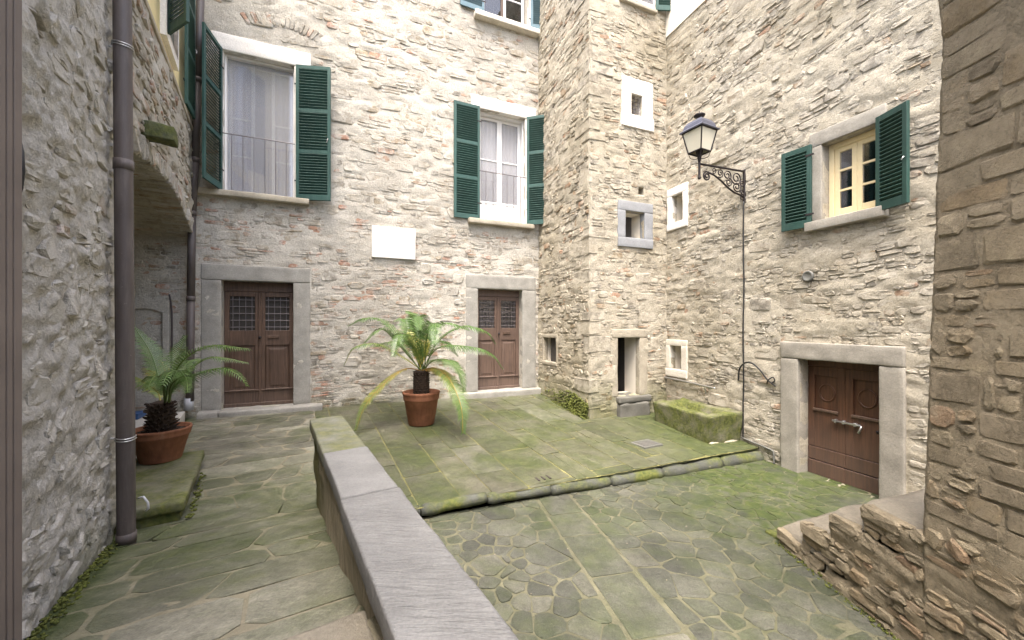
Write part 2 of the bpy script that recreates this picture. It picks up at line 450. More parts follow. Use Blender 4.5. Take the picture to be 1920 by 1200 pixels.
def m_leaf():
    t = NT('cycad leaflets')
    k = t.attr('tone')
    c = t.ramp(k, [(0.0, (0.040, 0.092, 0.016)), (0.35, (0.088, 0.165, 0.038)), (0.6, (0.165, 0.215, 0.06)), (0.8, (0.38, 0.32, 0.06)), (1.0, (0.33, 0.16, 0.035))])
    c = t.mix(0.5, c, t.ramp(t.noise(30, 3), [(0.3, 0.7), (0.7, 1.25)]), 'MULTIPLY')
    m = t.done(c, 0.38, None, spec=0.55)
    tl = t.n('ShaderNodeBsdfTranslucent')
    t.l(c, tl.inputs[0])
    mx = t.n('ShaderNodeMixShader')
    mx.inputs[0].default_value = 0.22
    t.l(t.b.outputs[0], mx.inputs[1])
    t.l(tl.outputs[0], mx.inputs[2])
    t.l(mx.outputs[0], t.t.nodes['Material Output'].inputs[0])
    return m
M['leaf'] = m_leaf()
M['trunk'] = m_simple('dark scaly cycad trunk', (0.035, 0.022, 0.014), 0.9, var=0.6, scale=25, bump=0.6)
M['moss'] = m_dressed('thick green moss', (0.10, 0.115, 0.02), bump=1.0, moss=0.6)

# ------------------------------------------------------------------ object helpers
def props(o, label=None, cat=None, group=None, kind=None):
    if label: o['label'] = label
    if cat: o['category'] = cat
    if group: o['group'] = group
    if kind: o['kind'] = kind
    return o

def empty(name, loc, rz=0.0, label=None, cat=None, group=None, kind=None):
    o = bpy.data.objects.new(name, None)
    COL.objects.link(o)
    o.empty_display_size = 0.1
    o.location = loc
    o.rotation_euler = (0, 0, rz)
    return props(o, label, cat, group, kind)

def link(name, me, parent=None, loc=(0, 0, 0), rot=(0, 0, 0)):
    o = bpy.data.objects.new(name, me)
    COL.objects.link(o)
    o.parent = parent
    o.location = loc
    o.rotation_euler = rot
    return o

def mesh_np(name, V, F, mat, tone=None, smooth=True):
    me = bpy.data.meshes.new(name)
    me.from_pydata(V if isinstance(V, list) else V.tolist(), [], F if isinstance(F, list) else F.tolist())
    me.materials.append(mat)
    if smooth:
        me.polygons.foreach_set('use_smooth', np.ones(len(me.polygons), dtype=bool))
    if tone is not None:
        a = me.attributes.new('tone', 'FLOAT', 'POINT')
        a.data.foreach_set('value', np.asarray(tone, dtype=np.float32))
    me.update()
    return me

class MB:
    """collects boxes, tubes, lathes, prisms and links them as one mesh"""
    def __init__(self):
        self.v, self.f, self.t = [], [], []
    def add(self, V, F, tone=0.5):
        b = len(self.v)
        self.v += [tuple(p) for p in V]
        self.f += [tuple(i + b for i in f) for f in F]
        self.t += [tone] * len(V)
        return self
    def box(self, x0, x1, y0, y1, z0, z1, mtx=None):
        V = [Vector((x, y, z)) for z in (z0, z1) for y in (y0, y1) for x in (x0, x1)]
        if mtx is not None:
            V = [mtx @ p for p in V]
        return self.add(V, [(0, 2, 3, 1), (4, 5, 7, 6), (0, 1, 5, 4), (2, 6, 7, 3), (0, 4, 6, 2), (1, 3, 7, 5)])
    def prism(self, poly, z0, z1, fn=None):
        """poly in (a,b); fn(a,b,c) -> point, default a,b in xy and c in z"""
        fn = fn or (lambda a, b, c: (a, b, c))
        n = len(poly)
        V = [fn(a, b, z0) for a, b in poly] + [fn(a, b, z1) for a, b in poly]
        F = [tuple(range(n - 1, -1, -1)), tuple(range(n, 2 * n))] + [(i, (i + 1) % n, n + (i + 1) % n, n + i) for i in range(n)]
        return self.add(V, F)
    def tube(self, pts, r, n=8, cap=True):
        pts = [Vector(p) for p in pts]
        rs = r if isinstance(r, (list, tuple)) else [r] * len(pts)
        V, F = [], []
        up = None
        for i, p in enumerate(pts):
            d = (pts[min(i + 1, len(pts) - 1)] - pts[max(i - 1, 0)]).normalized()
            if up is None:
                up = Vector((0, 0, 1)) if abs(d.z) < 0.9 else Vector((1, 0, 0))
            a = d.cross(up).normalized()
            up = a.cross(d).normalized()
            for k in range(n):
                w = 2 * math.pi * k / n
                V.append(p + (a * math.cos(w) + up * math.sin(w)) * rs[i])
        for i in range(len(pts) - 1):
            for k in range(n):
                F.append((i * n + k, i * n + (k + 1) % n, (i + 1) * n + (k + 1) % n, (i + 1) * n + k))
        if cap:
            F.append(tuple(range(n - 1, -1, -1)))
            F.append(tuple((len(pts) - 1) * n + k for k in range(n)))
        return self.add(V, F)
    def lathe(self, prof, n=24, c=(0, 0, 0), rot=0.0):
        V, F = [], []
        for r, z in prof:
            for k in range(n):
                w = 2 * math.pi * k / n + rot
                V.append((c[0] + r * math.cos(w), c[1] + r * math.sin(w), c[2] + z))
        for i in range(len(prof) - 1):
            for k in range(n):
                F.append((i * n + k, i * n + (k + 1) % n, (i + 1) * n + (k + 1) % n, (i + 1) * n + k))
        F.append(tuple(range(n - 1, -1, -1)))
        F.append(tuple((len(prof) - 1) * n + k for k in range(n)))
        return self.add(V, F)
    def mesh(self, name, mat, smooth=False):
        me = mesh_np(name, [tuple(p) for p in self.v], self.f, mat, self.t, smooth)
        bm = bmesh.new()
        bm.from_mesh(me)
        bmesh.ops.recalc_face_normals(bm, faces=bm.faces)
        bm.to_mesh(me)
        bm.free()
        return me
    def build(self, name, mat, parent=None, loc=(0, 0, 0), rot=(0, 0, 0), bevel=0.0, smooth=False, seg=1):
        o = link(name, self.mesh(name, mat, smooth), parent, loc, rot)
        if bevel:
            soften(o, bevel, seg)
        return o

def soften(o, w, seg=1):
    b = o.modifiers.new('Bevel', 'BEVEL')
    b.width = w
    b.segments = seg
    b.limit_method = 'ANGLE'
    b.angle_limit = R(35)
    b.harden_normals = False

def rough_block(name, x0, x1, y0, y1, z0, z1, mat, parent, amp=0.006, step=0.07, bevel=0.012, seed=0.0):
    """a dressed stone block: subdivided box with uneven faces and worn arrises"""
    bm = bmesh.new()
    bmesh.ops.create_cube(bm, size=1)
    sx, sy, sz = x1 - x0, y1 - y0, z1 - z0
    for v in bm.verts:
        v.co = Vector(((v.co.x + .5) * sx, (v.co.y + .5) * sy, (v.co.z + .5) * sz))
    bmesh.ops.bevel(bm, geom=bm.edges[:], offset=min(bevel, 0.3 * min(sx, sy, sz)), segments=2, affect='EDGES', profile=0.6)
    for ax, L in ((0, sx), (1, sy), (2, sz)):
        n = int(L / step)
        for k in range(1, n + 1):
            co = Vector((0, 0, 0)); no = Vector((0, 0, 0))
            co[ax] = L * k / (n + 1); no[ax] = 1
            bmesh.ops.bisect_plane(bm, geom=bm.verts[:] + bm.edges[:] + bm.faces[:], plane_co=co, plane_no=no)
    bm.normal_update()
    P = np.array([v.co[:] for v in bm.verts])
    d = fbm(P * 7 + 31.7 * seed + 5, 3) * amp
    N = [v.normal.copy() for v in bm.verts]
    for v, nn, k in zip(bm.verts, N, d):
        v.co += nn * k
    me = bpy.data.meshes.new(name)
    bm.to_mesh(me)
    bm.free()
    me.materials.append(mat)
    me.polygons.foreach_set('use_smooth', np.ones(len(me.polygons), dtype=bool))
    return link(name, me, parent, (x0, y0, z0))

# ------------------------------------------------------------------ wall frames
class Frame:
    """a vertical wall plane: O at z = 0, u along it to the right as seen from the court, y into the wall"""
    def __init__(self, O, u):
        self.O = np.array(O, float)
        self.u = np.array(u, float) / np.linalg.norm(u)
        self.m = np.array((-self.u[1], self.u[0]))       # into the wall
        self.rz = math.atan2(self.u[1], self.u[0])
    def p(self, s, z, d=0.0):
        """d is the distance out of the wall"""
        q = self.O + self.u * s - self.m * d
        return Vector((q[0], q[1], z))
    def hit(self, px, py, d=0.0):
        """where a photograph pixel meets the wall: (s, z)"""
        a = (px - CX) / FOC
        o = self.O - self.m * d
        # o + u s = (aY, Y)
        s = (a * o[1] - o[0]) / (self.u[0] - a * self.u[1])
        Y = o[1] + self.u[1] * s
        return s, EYE - (py - CY) / FOC * Y
    def thing(self, name, s, z, label=None, cat=None, group=None, kind=None, d=0.0):
        return empty(name, self.p(s, z, d), self.rz, label, cat, group, kind)

def P3(px, py, Y):
    return Vector(((px - CX) / FOC * Y, Y, EYE - (py - CY) / FOC * Y))
def project(p):
    return CX + FOC * p[0] / max(p[1], 1e-3), CY - FOC * (p[2] - EYE) / max(p[1], 1e-3)

# ------------------------------------------------------------------ stones
def clip_poly(poly, a, b, c):
    """keep the part of a convex polygon where a x + b y <= c"""
    out = []
    n = len(poly)
    for i in range(n):
        p, q = poly[i], poly[(i + 1) % n]
        dp, dq = a * p[0] + b * p[1] - c, a * q[0] + b * q[1] - c
        if dp <= 0:
            out.append(p)
        if (dp < 0 < dq) or (dq < 0 < dp):
            k = dp / (dp - dq)
            out.append((p[0] + (q[0] - p[0]) * k, p[1] + (q[1] - p[1]) * k))
    return out

def shrink_poly(poly, g):
    n = len(poly)
    out = poly
    cx = sum(p[0] for p in poly) / n; cy = sum(p[1] for p in poly) / n
    for i in range(n):
        (x0, y0), (x1, y1) = poly[i], poly[(i + 1) % n]
        ex, ey = x1 - x0, y1 - y0
        L = math.hypot(ex, ey)
        if L < 1e-6:
            continue
        a, b = ey / L, -ex / L
        c = a * x0 + b * y0
        if a * cx + b * cy > c:
            a, b, c = -a, -b, -c
        out = clip_poly(out, a, b, c - g)
        if len(out) < 3:
            return []
    return out

def area_of(poly):
    return abs(sum(poly[i][0] * poly[(i + 1) % len(poly)][1] - poly[(i + 1) % len(poly)][0] * poly[i][1] for i in range(len(poly)))) / 2

def round_poly(poly, cut, r, jit=0.0):
    """cut every corner; cut is the largest length taken from an edge"""
    out = []
    n = len(poly)
    for i in range(n):
        p0, p, p1 = poly[i - 1], poly[i], poly[(i + 1) % n]
        for q in (p0, p1):
            L = math.hypot(q[0] - p[0], q[1] - p[1])
            k = min(0.38 * L, cut * r.uniform(0.4, 1.2)) / max(L, 1e-6)
            out.append((p[0] + (q[0] - p[0]) * k + r.uniform(-jit, jit), p[1] + (q[1] - p[1]) * k + r.uniform(-jit, jit)))
    return out

def stone_arrays(poly, proud, r, sink=0.03, inset=0.8, rough=0.35):
    """closed-front stone over an outline; returns verts as (a, outward, b) and triangles"""
    n = len(poly)
    cx = sum(p[0] for p in poly) / n; cy = sum(p[1] for p in poly) / n
    V = [(a, -sink, b) for a, b in poly]
    V += [(a, proud * r.uniform(0.35, 0.85) - 0.002, b) for a, b in poly]
    tilt_a, tilt_b = r.uniform(-rough, rough), r.uniform(-rough, rough)
    ext = max(max(abs(a - cx), abs(b - cy)) for a, b in poly) + 1e-6
    for a, b in poly:
        k = inset * r.uniform(0.82, 1.08)
        da, db = (a - cx) * k, (b - cy) * k
        V.append((cx + da, proud * (1 + tilt_a * da / ext + tilt_b * db / ext + r.uniform(-rough, rough) * 0.5), cy + db))
    V.append((cx + r.uniform(-.1, .1) * ext, proud * (1.0 + r.uniform(-rough, rough) * 0.6), cy))
    F = []
    for L in (0, 1):
        for i in range(n):
            j = (i + 1) % n
            F.append((L * n + i, L * n + j, (L + 1) * n + j, (L + 1) * n + i))
    for i in range(n):
        F.append((2 * n + i, 2 * n + (i + 1) % n, 3 * n))
    return V, F

def rubble(s0, s1, z0, z1, excl=(), rows=(0.06, 0.13), wid=(0.14, 0.40), gap=0.016, proud=(0.008, 0.03), seed=1, tone=None, split=0.15, drop=0.0, warp=0.025, jit=0.006):
    """stones laid in rough courses around rectangular exclusions (s0, s1, z0, z1)"""
    r = random.Random(seed)
    out = []
    z = z0
    while z < z1 - 0.02:
        h = r.uniform(*rows)
        if r.random() < 0.12:
            h *= 1.4
        free = [(s0, s1)]
        excl = [e for e in excl if e[3] > z - 0.5]
        for (a0, a1, b0, b1) in excl:
            if b0 < z + 0.72 * h and b1 > z + 0.28 * h:
                nf = []
                for (f0, f1) in free:
                    if a1 <= f0 or a0 >= f1:
                        nf.append((f0, f1)); continue
                    if a0 > f0: nf.append((f0, a0))
                    if a1 < f1: nf.append((a1, f1))
                free = nf
        for (f0, f1) in free:
            s = f0
            while s < f1 - 0.03:
                w = r.uniform(*wid) * (0.7 + 0.5 * h / rows[1])
                if f1 - (s + w) < wid[0] * 0.7:
                    w = f1 - s
                    if w > wid[1] * 1.5:
                        w *= 0.5
                parts = [(z, z + h)]
                if r.random() < split and h > rows[0] * 1.25:
                    k = z + h * r.uniform(0.4, 0.6)
                    parts = [(z, k), (k, z + h)]
                for (b0, b1) in parts:
                    if r.random() < drop:
                        continue
                    g = gap * r.uniform(0.25, 0.8)
                    d = [r.uniform(-0.14, 0.14) * (b1 - b0) for _ in range(4)]
                    q = [(s + g, b0 + g * .7 + d[0]), (s + w - g, b0 + g * .7 + d[1]), (s + w - g, b1 - g * .7 + d[2]), (s + g, b1 - g * .7 + d[3])]
                    q = round_poly(q, r.uniform(0.22, 0.5) * (b1 - b0), r, jit)
                    q = [(a + warp * math.sin(2.3 * b + 1.1 * seed), b + warp * (math.sin(1.9 * a + seed) + 0.6 * math.sin(4.3 * a + 2 * seed + b))) for a, b in q]
                    tn = r.random() if tone is None else tone(s, z, r)
                    out.append((q, r.uniform(*proud), tn, r))
                s += w
        z += h
    return out

def big_blocks(s0, s1, z0, z1, excl, n, seed, h=(0.13, 0.24), w=(0.22, 0.48)):
    """larger stones set first; returns (rectangles, stones)"""
    r = random.Random(seed)
    rc, st = [], []
    for _ in range(n * 8):
        if len(rc) >= n: break
        a, b, W, H = r.uniform(s0, s1), r.uniform(z0, z1), r.uniform(*w), r.uniform(*h)
        q = (a, a + W, b, b + H)
        if q[1] > s1 or any(q[0] < e[1] + .02 and q[1] > e[0] - .02 and q[2] < e[3] + .02 and q[3] > e[2] - .02 for e in list(excl) + rc):
            continue
        rc.append(q)
        g = 0.012
        st.append((round_poly([(a + g, b + g), (a + W - g, b + g + r.uniform(-.02, .02)), (a + W - g, b + H - g), (a + g, b + H - g + r.uniform(-.02, .02))], r.uniform(0.03, 0.07), r, 0.008), r.uniform(0.012, 0.026), r.random() * 0.84, None))
    return rc, st

def lay(parent, stones, mat, fn, name='stone', limit=300, sink=0.03, inset=0.86, rough=0.42, seed=1, world_of=None, joined='rubble_infill'):
    """stones: (outline, proud, tone, _). fn maps (a, outward, b) to the parent's local space. The `limit` stones that show largest become objects, the rest one part of kind stuff."""
    r = random.Random(seed)
    items = []
    for (q, pr, tn, _) in stones:
        V, F = stone_arrays(q, pr, r, sink, inset, rough)
        L = [fn(*v) for v in V]
        c = np.mean(L, axis=0)
        wc = world_of(c)
        vis = 0.0
        if wc[1] > 0.15:
            px, py = project(wc)
            if -20 < px < 1940 and -20 < py < 1220:
                vis = area_of(q) / (wc[0] ** 2 + wc[1] ** 2 + (wc[2] - EYE) ** 2)
        items.append((vis, L, F, tn, c))
    order = sorted(range(len(items)), key=lambda i: -items[i][0])
    big = set(i for i in order[:limit] if items[i][0] > 0)
    JV, JF, JT = [], [], []
    for i, (vis, L, F, tn, c) in enumerate(items):
        if i in big:
            me = mesh_np(name, [tuple(np.subtract(p, c)) for p in L], F, mat, [tn] * len(L), smooth=False)
            link(name, me, parent, c)
        else:
            b = len(JV)
            JV += [tuple(p) for p in L]
            JF += [tuple(k + b for k in f) for f in F]
            JT += [tn] * len(L)
    if JV:
        o = link(joined, mesh_np(joined, JV, JF, mat, JT, smooth=False), parent)
        o['kind'] = 'stuff'
    return len(items)

def world_fn(e):
    m = Matrix.Translation(e.location) @ e.rotation_euler.to_matrix().to_4x4()
    return lambda c: m @ Vector(c)

def sheet(name, parent, s0, s1, z0, z1, mat, holes=(), step=0.035, amp=0.014, depth=0.35, seed=0.0, fn=None, keep=None, freq=6.0, level=0.009, octaves=4):
    """the mortar face of a wall: a finely displaced sheet with openings; every edge, reveals too, is turned back `depth` into the wall"""
    xs = np.concatenate([np.linspace(s0, s1, max(2, int((s1 - s0) / step))), [h[0] for h in holes], [h[1] for h in holes]])
    zs = np.concatenate([np.linspace(z0, z1, max(2, int((z1 - z0) / step))), [h[2] for h in holes], [h[3] for h in holes]])
    xs = np.unique(np.round(np.clip(xs, s0, s1), 5)); zs = np.unique(np.round(np.clip(zs, z0, z1), 5))
    X, Z = np.meshgrid(xs, zs)
    nx, nz = len(xs), len(zs)
    P = np.stack([X.ravel(), np.full(X.size, seed * 9.1), Z.ravel()], 1)
    D = level + fbm(P * [freq * 0.75, 1, freq * 1.6], octaves) * amp
    onedge = np.zeros(X.size, bool)
    for h in holes:
        e = 1e-4
        ins = (P[:, 0] > h[0] - e) & (P[:, 0] < h[1] + e) & (P[:, 2] > h[2] - e) & (P[:, 2] < h[3] + e)
        onedge |= ins
    D[onedge] = 0
    V = np.stack([P[:, 0], -D, P[:, 2]], 1)
    cxm = (xs[:-1] + xs[1:]) / 2; czm = (zs[:-1] + zs[1:]) / 2
    CXm, CZm = np.meshgrid(cxm, czm)
    ok = np.ones(CXm.shape, bool)
    for h in holes:
        ok &= ~((CXm > h[0]) & (CXm < h[1]) & (CZm > h[2]) & (CZm < h[3]))
    if keep is not None:
        ok &= keep(CXm, CZm)
    J, I = np.nonzero(ok)
    a = J * nx + I
    F = np.stack([a, a + 1, a + nx + 1, a + nx], 1)
    # boundary edges
    E = {}
    for k in range(4):
        p, q = F[:, k], F[:, (k + 1) % 4]
        for x, y in zip(p.tolist(), q.tolist()):
            if (y, x) in E: del E[(y, x)]
            else: E[(x, y)] = 1
    used = sorted({x for e in E for x in e})
    idx = {v: len(V) + i for i, v in enumerate(used)}
    back = V[used].copy(); back[:, 1] = depth
    V = np.concatenate([V, back])
    F = F.tolist() + [(y, x, idx[x], idx[y]) for (x, y) in E]
    if fn is not None:
        V = np.array([fn(*v) for v in V])
    o = link(name, mesh_np(name, V, F, mat), parent)
    o.data.polygons.foreach_set('use_smooth', np.arange(len(F)) < (len(F) - len(E)))
    return o

# ------------------------------------------------------------------ the place: wall planes and floor levels
U_BACK = np.array((1, 0.434)); U_BACK = U_BACK / np.linalg.norm(U_BACK)
F_BACK = Frame((-5.18, 6.502), U_BACK)                 # house wall across the court
CORNER_IN = np.array((0.601, 9.011))                   # house wall meets tower
CORNER_T = np.array((1.37, 7.07))                      # outer corner of the tower
F_TSIDE = Frame(CORNER_IN, CORNER_T - CORNER_IN)
F_TFRONT = Frame(CORNER_T, U_BACK)
CORNER_R = CORNER_T + U_BACK * 1.787                   # tower meets right wall
F_RIGHT = Frame(CORNER_R, (0.36, -1.0))
F_PIER = Frame((2.42, 3.80), (0, -1))
F_ARCH = Frame((-2.94, 2.888), (-0.62, 1.0))           # arched wall on the left
F_NEAR = Frame((-1.094, 0.40), (-0.713, 1.0))          # rough wall beside the camera
LB = float(np.linalg.norm(CORNER_IN - F_BACK.O))
LTS = float(np.linalg.norm(CORNER_T - CORNER_IN))
PDIR = np.array((-0.516, 0.857))                       # along the path, away from the camera
PCRS = np.array((0.857, 0.516))                        # across it, to the right

def path_z(x, y):
    v = PDIR[0] * x + PDIR[1] * y
    if v > 3.66: return -0.10
    if v > 1.46: return -0.07 + (3.66 - v) * 0.175
    return 0.42
def terrace_z(x, y):
    return -0.10 - 0.033 * (x + 3.5) + 0.06 * (y - 7.2)
def lower_z(x, y):
    return -0.505 - 0.016 * (x + 0.9)

def rect(fr, x0, t0, b0, x1, t1, b1, d=0.0):
    """s0, s1, z0, z1 from the top and bottom pixels at the left and right edge of an upright rectangle"""
    s0, zt0 = fr.hit(x0, t0, d); _, zb0 = fr.hit(x0, b0, d)
    s1, zt1 = fr.hit(x1, t1, d); _, zb1 = fr.hit(x1, b1, d)
    return s0, s1, (zb0 + zb1) / 2, (zt0 + zt1) / 2

W1 = rect(F_BACK, 418, 92, 357, 552, 125, 375)
W2 = rect(F_BACK, 900, 204, 412, 985, 222, 422)
W3 = rect(F_BACK, 908, -95, 28, 992, -75, 62)
D1 = rect(F_BACK, 415, 525, 769, 550, 530, 758)
D1O = rect(F_BACK, 377, 496, 772, 582, 502, 758)
D2 = rect(F_BACK, 896, 541, 735, 979, 544, 727)
D2O = rect(F_BACK, 873, 515, 739, 1004, 520, 727)
TS = rect(F_TSIDE, 1020, 633, 678, 1044, 633, 678)
T_UP = rect(F_TFRONT, 1182, 178, 217, 1203, 180, 220)
T_UPO = rect(F_TFRONT, 1165, 150, 236, 1222, 152, 248)
T_MID = rect(F_TFRONT, 1171, 396, 446, 1207, 398, 448)
T_MIDO = rect(F_TFRONT, 1157, 377, 462, 1222, 382, 467)
T_DOOR = rect(F_TFRONT, 1158, 633, 741, 1199, 633, 742)
T_DOORO = rect(F_TFRONT, 1147, 617, 748, 1213, 617, 745)
T_HOLE = rect(F_TFRONT, 1197, 351, 365, 1207, 352, 366)
R_UP = rect(F_RIGHT, 1261, 366, 418, 1282, 362, 414)
R_UPO = rect(F_RIGHT, 1253, 353, 434, 1291, 346, 424)
R_LOW = rect(F_RIGHT, 1258, 648, 692, 1279, 648, 693)
R_LOWO = rect(F_RIGHT, 1249, 637, 705, 1290, 637, 708)
R_WIN = rect(F_RIGHT, 1543, 272, 410, 1652, 228, 392)
R_WINO = rect(F_RIGHT, 1520, 252, 432, 1664, 197, 410)
R_DOOR = rect(F_RIGHT, 1500, 672, 890, 1652, 686, 935)
R_DOORO = rect(F_RIGHT, 1467, 640, 880, 1700, 650, 940)

def grow(h, a, b=None):
    b = a if b is None else b
    return (h[0] - a, h[1] + a, h[2] - b, h[3] + b)

# ------------------------------------------------------------------ floors
def slab_floor(name, base_poly, zf, mat, drop=0.006):
    """the bed that shows in the joints: a fine sheet with low relief"""
    xs = [p[0] for p in base_poly]; ys = [p[1] for p in base_poly]
    nx = max(4, int((max(xs) - min(xs)) / 0.09)); ny = max(4, int((max(ys) - min(ys)) / 0.09))
    gx = np.linspace(min(xs), max(xs), nx); gy = np.linspace(min(ys), max(ys), ny)
    X, Y = np.meshgrid(gx, gy)
    Z = np.array([zf(a, b) for a, b in zip(X.ravel(), Y.ravel())]) - drop
    Z += fbm(np.stack([X.ravel() * 5, Y.ravel() * 5, X.ravel() * 0], 1), 3) * 0.004
    V = np.stack([X.ravel(), Y.ravel(), Z], 1)
    ins = np.ones(X.size, bool)
    n = len(base_poly)
    Q = V[:, :2].copy()
    for i in range(n):                                   # base_poly runs counter-clockwise
        (x0, y0), (x1, y1) = base_poly[i], base_poly[(i + 1) % n]
        L = math.hypot(x1 - x0, y1 - y0)
        nx_, ny_ = -(y1 - y0) / L, (x1 - x0) / L
        d = (Q[:, 0] - x0) * nx_ + (Q[:, 1] - y0) * ny_
        ins &= ((V[:, 0] - x0) * nx_ + (V[:, 1] - y0) * ny_) >= 0
        out = d < 0
        Q[out, 0] -= d[out] * nx_; Q[out, 1] -= d[out] * ny_
    V[:, :2] = Q
    ins = ins.reshape(X.shape)
    J, I = np.nonzero(ins[:-1, :-1] | ins[1:, :-1] | ins[:-1, 1:] | ins[1:, 1:])
    a = J * nx + I
    F = np.stack([a, a + 1, a + nx + 1, a + nx], 1)
    me = mesh_np(name, V, F, mat)
    o = link(name, me)
    o['kind'] = 'structure'
    return o

def clip_region(poly, region):
    n = len(region)
    for i in range(n):
        (x0, y0), (x1, y1) = region[i], region[(i + 1) % n]
        a, b = (y1 - y0), -(x1 - x0)
        poly = clip_poly(poly, a, b, a * x0 + b * y0)
        if len(poly) < 3:
            return []
    return poly

def pave(parent, cells, zf, mat, seed, proud=(0.002, 0.012), gap=0.012, cut=0.05, limit=300, jit=0.004, inset=0.9, name='paving_stone', tone=None):
    r = random.Random(seed)
    st = []
    for c in cells:
        c = shrink_poly(c, gap * r.uniform(0.5, 1.2))
        if len(c) < 3 or area_of(c) < 0.003:
            continue
        c = round_poly(c, cut, r, jit)
        cxy = (sum(p[0] for p in c) / len(c), sum(p[1] for p in c) / len(c))
        st.append((c, r.uniform(*proud), (tone(cxy, r) if tone else r.random()), None))
    def fn(a, out, b):
        return (a, b, zf(a, b) + out)
    return lay(parent, st, mat, fn, name, limit, sink=0.03, inset=inset, rough=0.10, seed=seed, world_of=lambda c: c, joined='paving_infill')

# path on the left: big slabs in irregular courses across the path
def strips(v0, v1, a0, a1, widths, lens, r, skew=0.1):
    cells = []
    v = v0
    tilt0 = 0.0
    while v < v1:
        w = r.uniform(*widths)
        tilt1 = r.uniform(-skew, skew)
        a = a0 - r.uniform(0, lens[0])
        lean = r.uniform(-skew, skew)
        while a < a1:
            L = r.uniform(*lens)
            lean1 = r.uniform(-skew, skew) * 2
            mid = (a0 + a1) / 2
            q = [(a + lean * 0.5, v + tilt0 * (a - mid)), (a + L + lean1 * 0.5, v + tilt0 * (a + L - mid)),
                 (a + L - lean1 * 0.5, v + w + tilt1 * (a + L - mid)), (a - lean * 0.5, v + w + tilt1 * (a - mid))]
            if r.random() < 0.16 and L > lens[0] * 1.3:
                k = r.uniform(0.35, 0.65)
                m0 = (q[0][0] + (q[1][0] - q[0][0]) * k, q[0][1] + (q[1][1] - q[0][1]) * k)
                k2 = r.uniform(0.3, 0.7)
                m1 = (q[3][0] + (q[2][0] - q[3][0]) * k2, q[3][1] + (q[2][1] - q[3][1]) * k2)
                cells += [[q[0], m0, m1, q[3]], [m0, q[1], q[2], m1]]
            else:
                cells.append(q)
            a += L; lean = lean1
        v += w; tilt0 = tilt1
    return cells
def to_xy(cells, o=(0, 0), ax=PCRS, vx=PDIR):
    return [[(o[0] + ax[0] * a + vx[0] * v, o[1] + ax[1] * a + vx[1] * v) for a, v in c] for c in cells]

PC = np.array((-1.64, 3.28))                            # foot of the far end of the parapet
BORD_FAR = np.array((-3.60, 7.19))
path_region = [(0.33, 0.05), (PC[0] + 0.20, PC[1] + 0.02), (BORD_FAR[0] + 0.03, BORD_FAR[1]), (-3.8, 7.6), (-5.6, 6.6), (-5.6, 5.0), (-1.2, 0.05)]
pr = random.Random(21)
BREAK = 1.46
slab_floor('path', path_region, path_z, M['joint_path'], 0.003)
path_o = bpy.data.objects['path']
cells = []
for q in strips(3.68, 9.0, -2.2, 1.6, (0.22, 0.42), (0.35, 0.85), pr, 0.07):
    cells.append(q)
cells = to_xy(cells)
cells += to_xy(strips(1.50, 3.66, -2.2, 1.2, (0.30, 0.46), (0.40, 0.95), pr, 0.10))
cells = [clip_region(c, path_region) for c in cells]
cells = [c for c in cells if len(c) >= 3]
pave(path_o, cells, path_z, M['pave_path'], 5, proud=(0.001, 0.006), gap=0.011, cut=0.07, limit=300)
# landing the camera stands on: one step up
st = rough_block('landing', -1.5, 0.0, -1.0, 0.0, 0, 0.62, M['tread'], None, amp=0.01)
st['kind'] = 'structure'
st.location = Vector((*(PCRS * 0.98 + PDIR * (BREAK + 0.0)), -0.2)); st.rotation_euler = (0, 0, math.atan2(PCRS[1], PCRS[0]))
st.location = Vector((*(PDIR * (BREAK - 1.0) - PCRS * 1.22), -0.2))

# terrace: rectangular flagstones
LOG_A, LOG_B = np.array((-0.93, 3.95)), np.array((3.66, 5.969))
terr_region = [(-1.70, 3.57), (LOG_B[0] + 0.2, LOG_B[1] + 0.05), (3.3, 8.1), (0.7, 9.3), (BORD_FAR[0] + 0.0, BORD_FAR[1] + 0.1)]
slab_floor('terrace', terr_region, terrace_z, M['joint_terrace'], 0.004)
terr_o = bpy.data.objects['terrace']
tr_ = random.Random(5)
cells = []
a = -3.0
while a < 6.2:
    w = tr_.choice((0.34, 0.42, 0.50, 0.58, 0.64)) * tr_.uniform(0.92, 1.08)
    v = -1.0 - tr_.uniform(0, 0.8)
    while v < 9:
        L = tr_.uniform(0.45, 1.15)
        sk = tr_.uniform(-0.015, 0.015)
        if tr_.random() < 0.12:
            cells += [[(a, v), (a + w / 2, v + sk), (a + w / 2, v + L), (a, v + L)], [(a + w / 2, v + sk), (a + w, v), (a + w, v + L), (a + w / 2, v + L)]]
        else:
            cells.append([(a, v), (a + w, v + sk), (a + w, v + L + sk), (a, v + L)])
        v += L
    a += w
TA = np.array((0.885, 0.466)); TV = np.array((-0.466, 0.885))
cells = to_xy(cells, (0.2, 3.6), TA, TV)
cells = [clip_region(c, terr_region) for c in cells]
cells = [c for c in cells if len(c) >= 3]
pave(terr_o, cells, terrace_z, M['pave_terrace'], 6, proud=(0.001, 0.006), gap=0.008, cut=0.02, name='flagstone', inset=0.95)

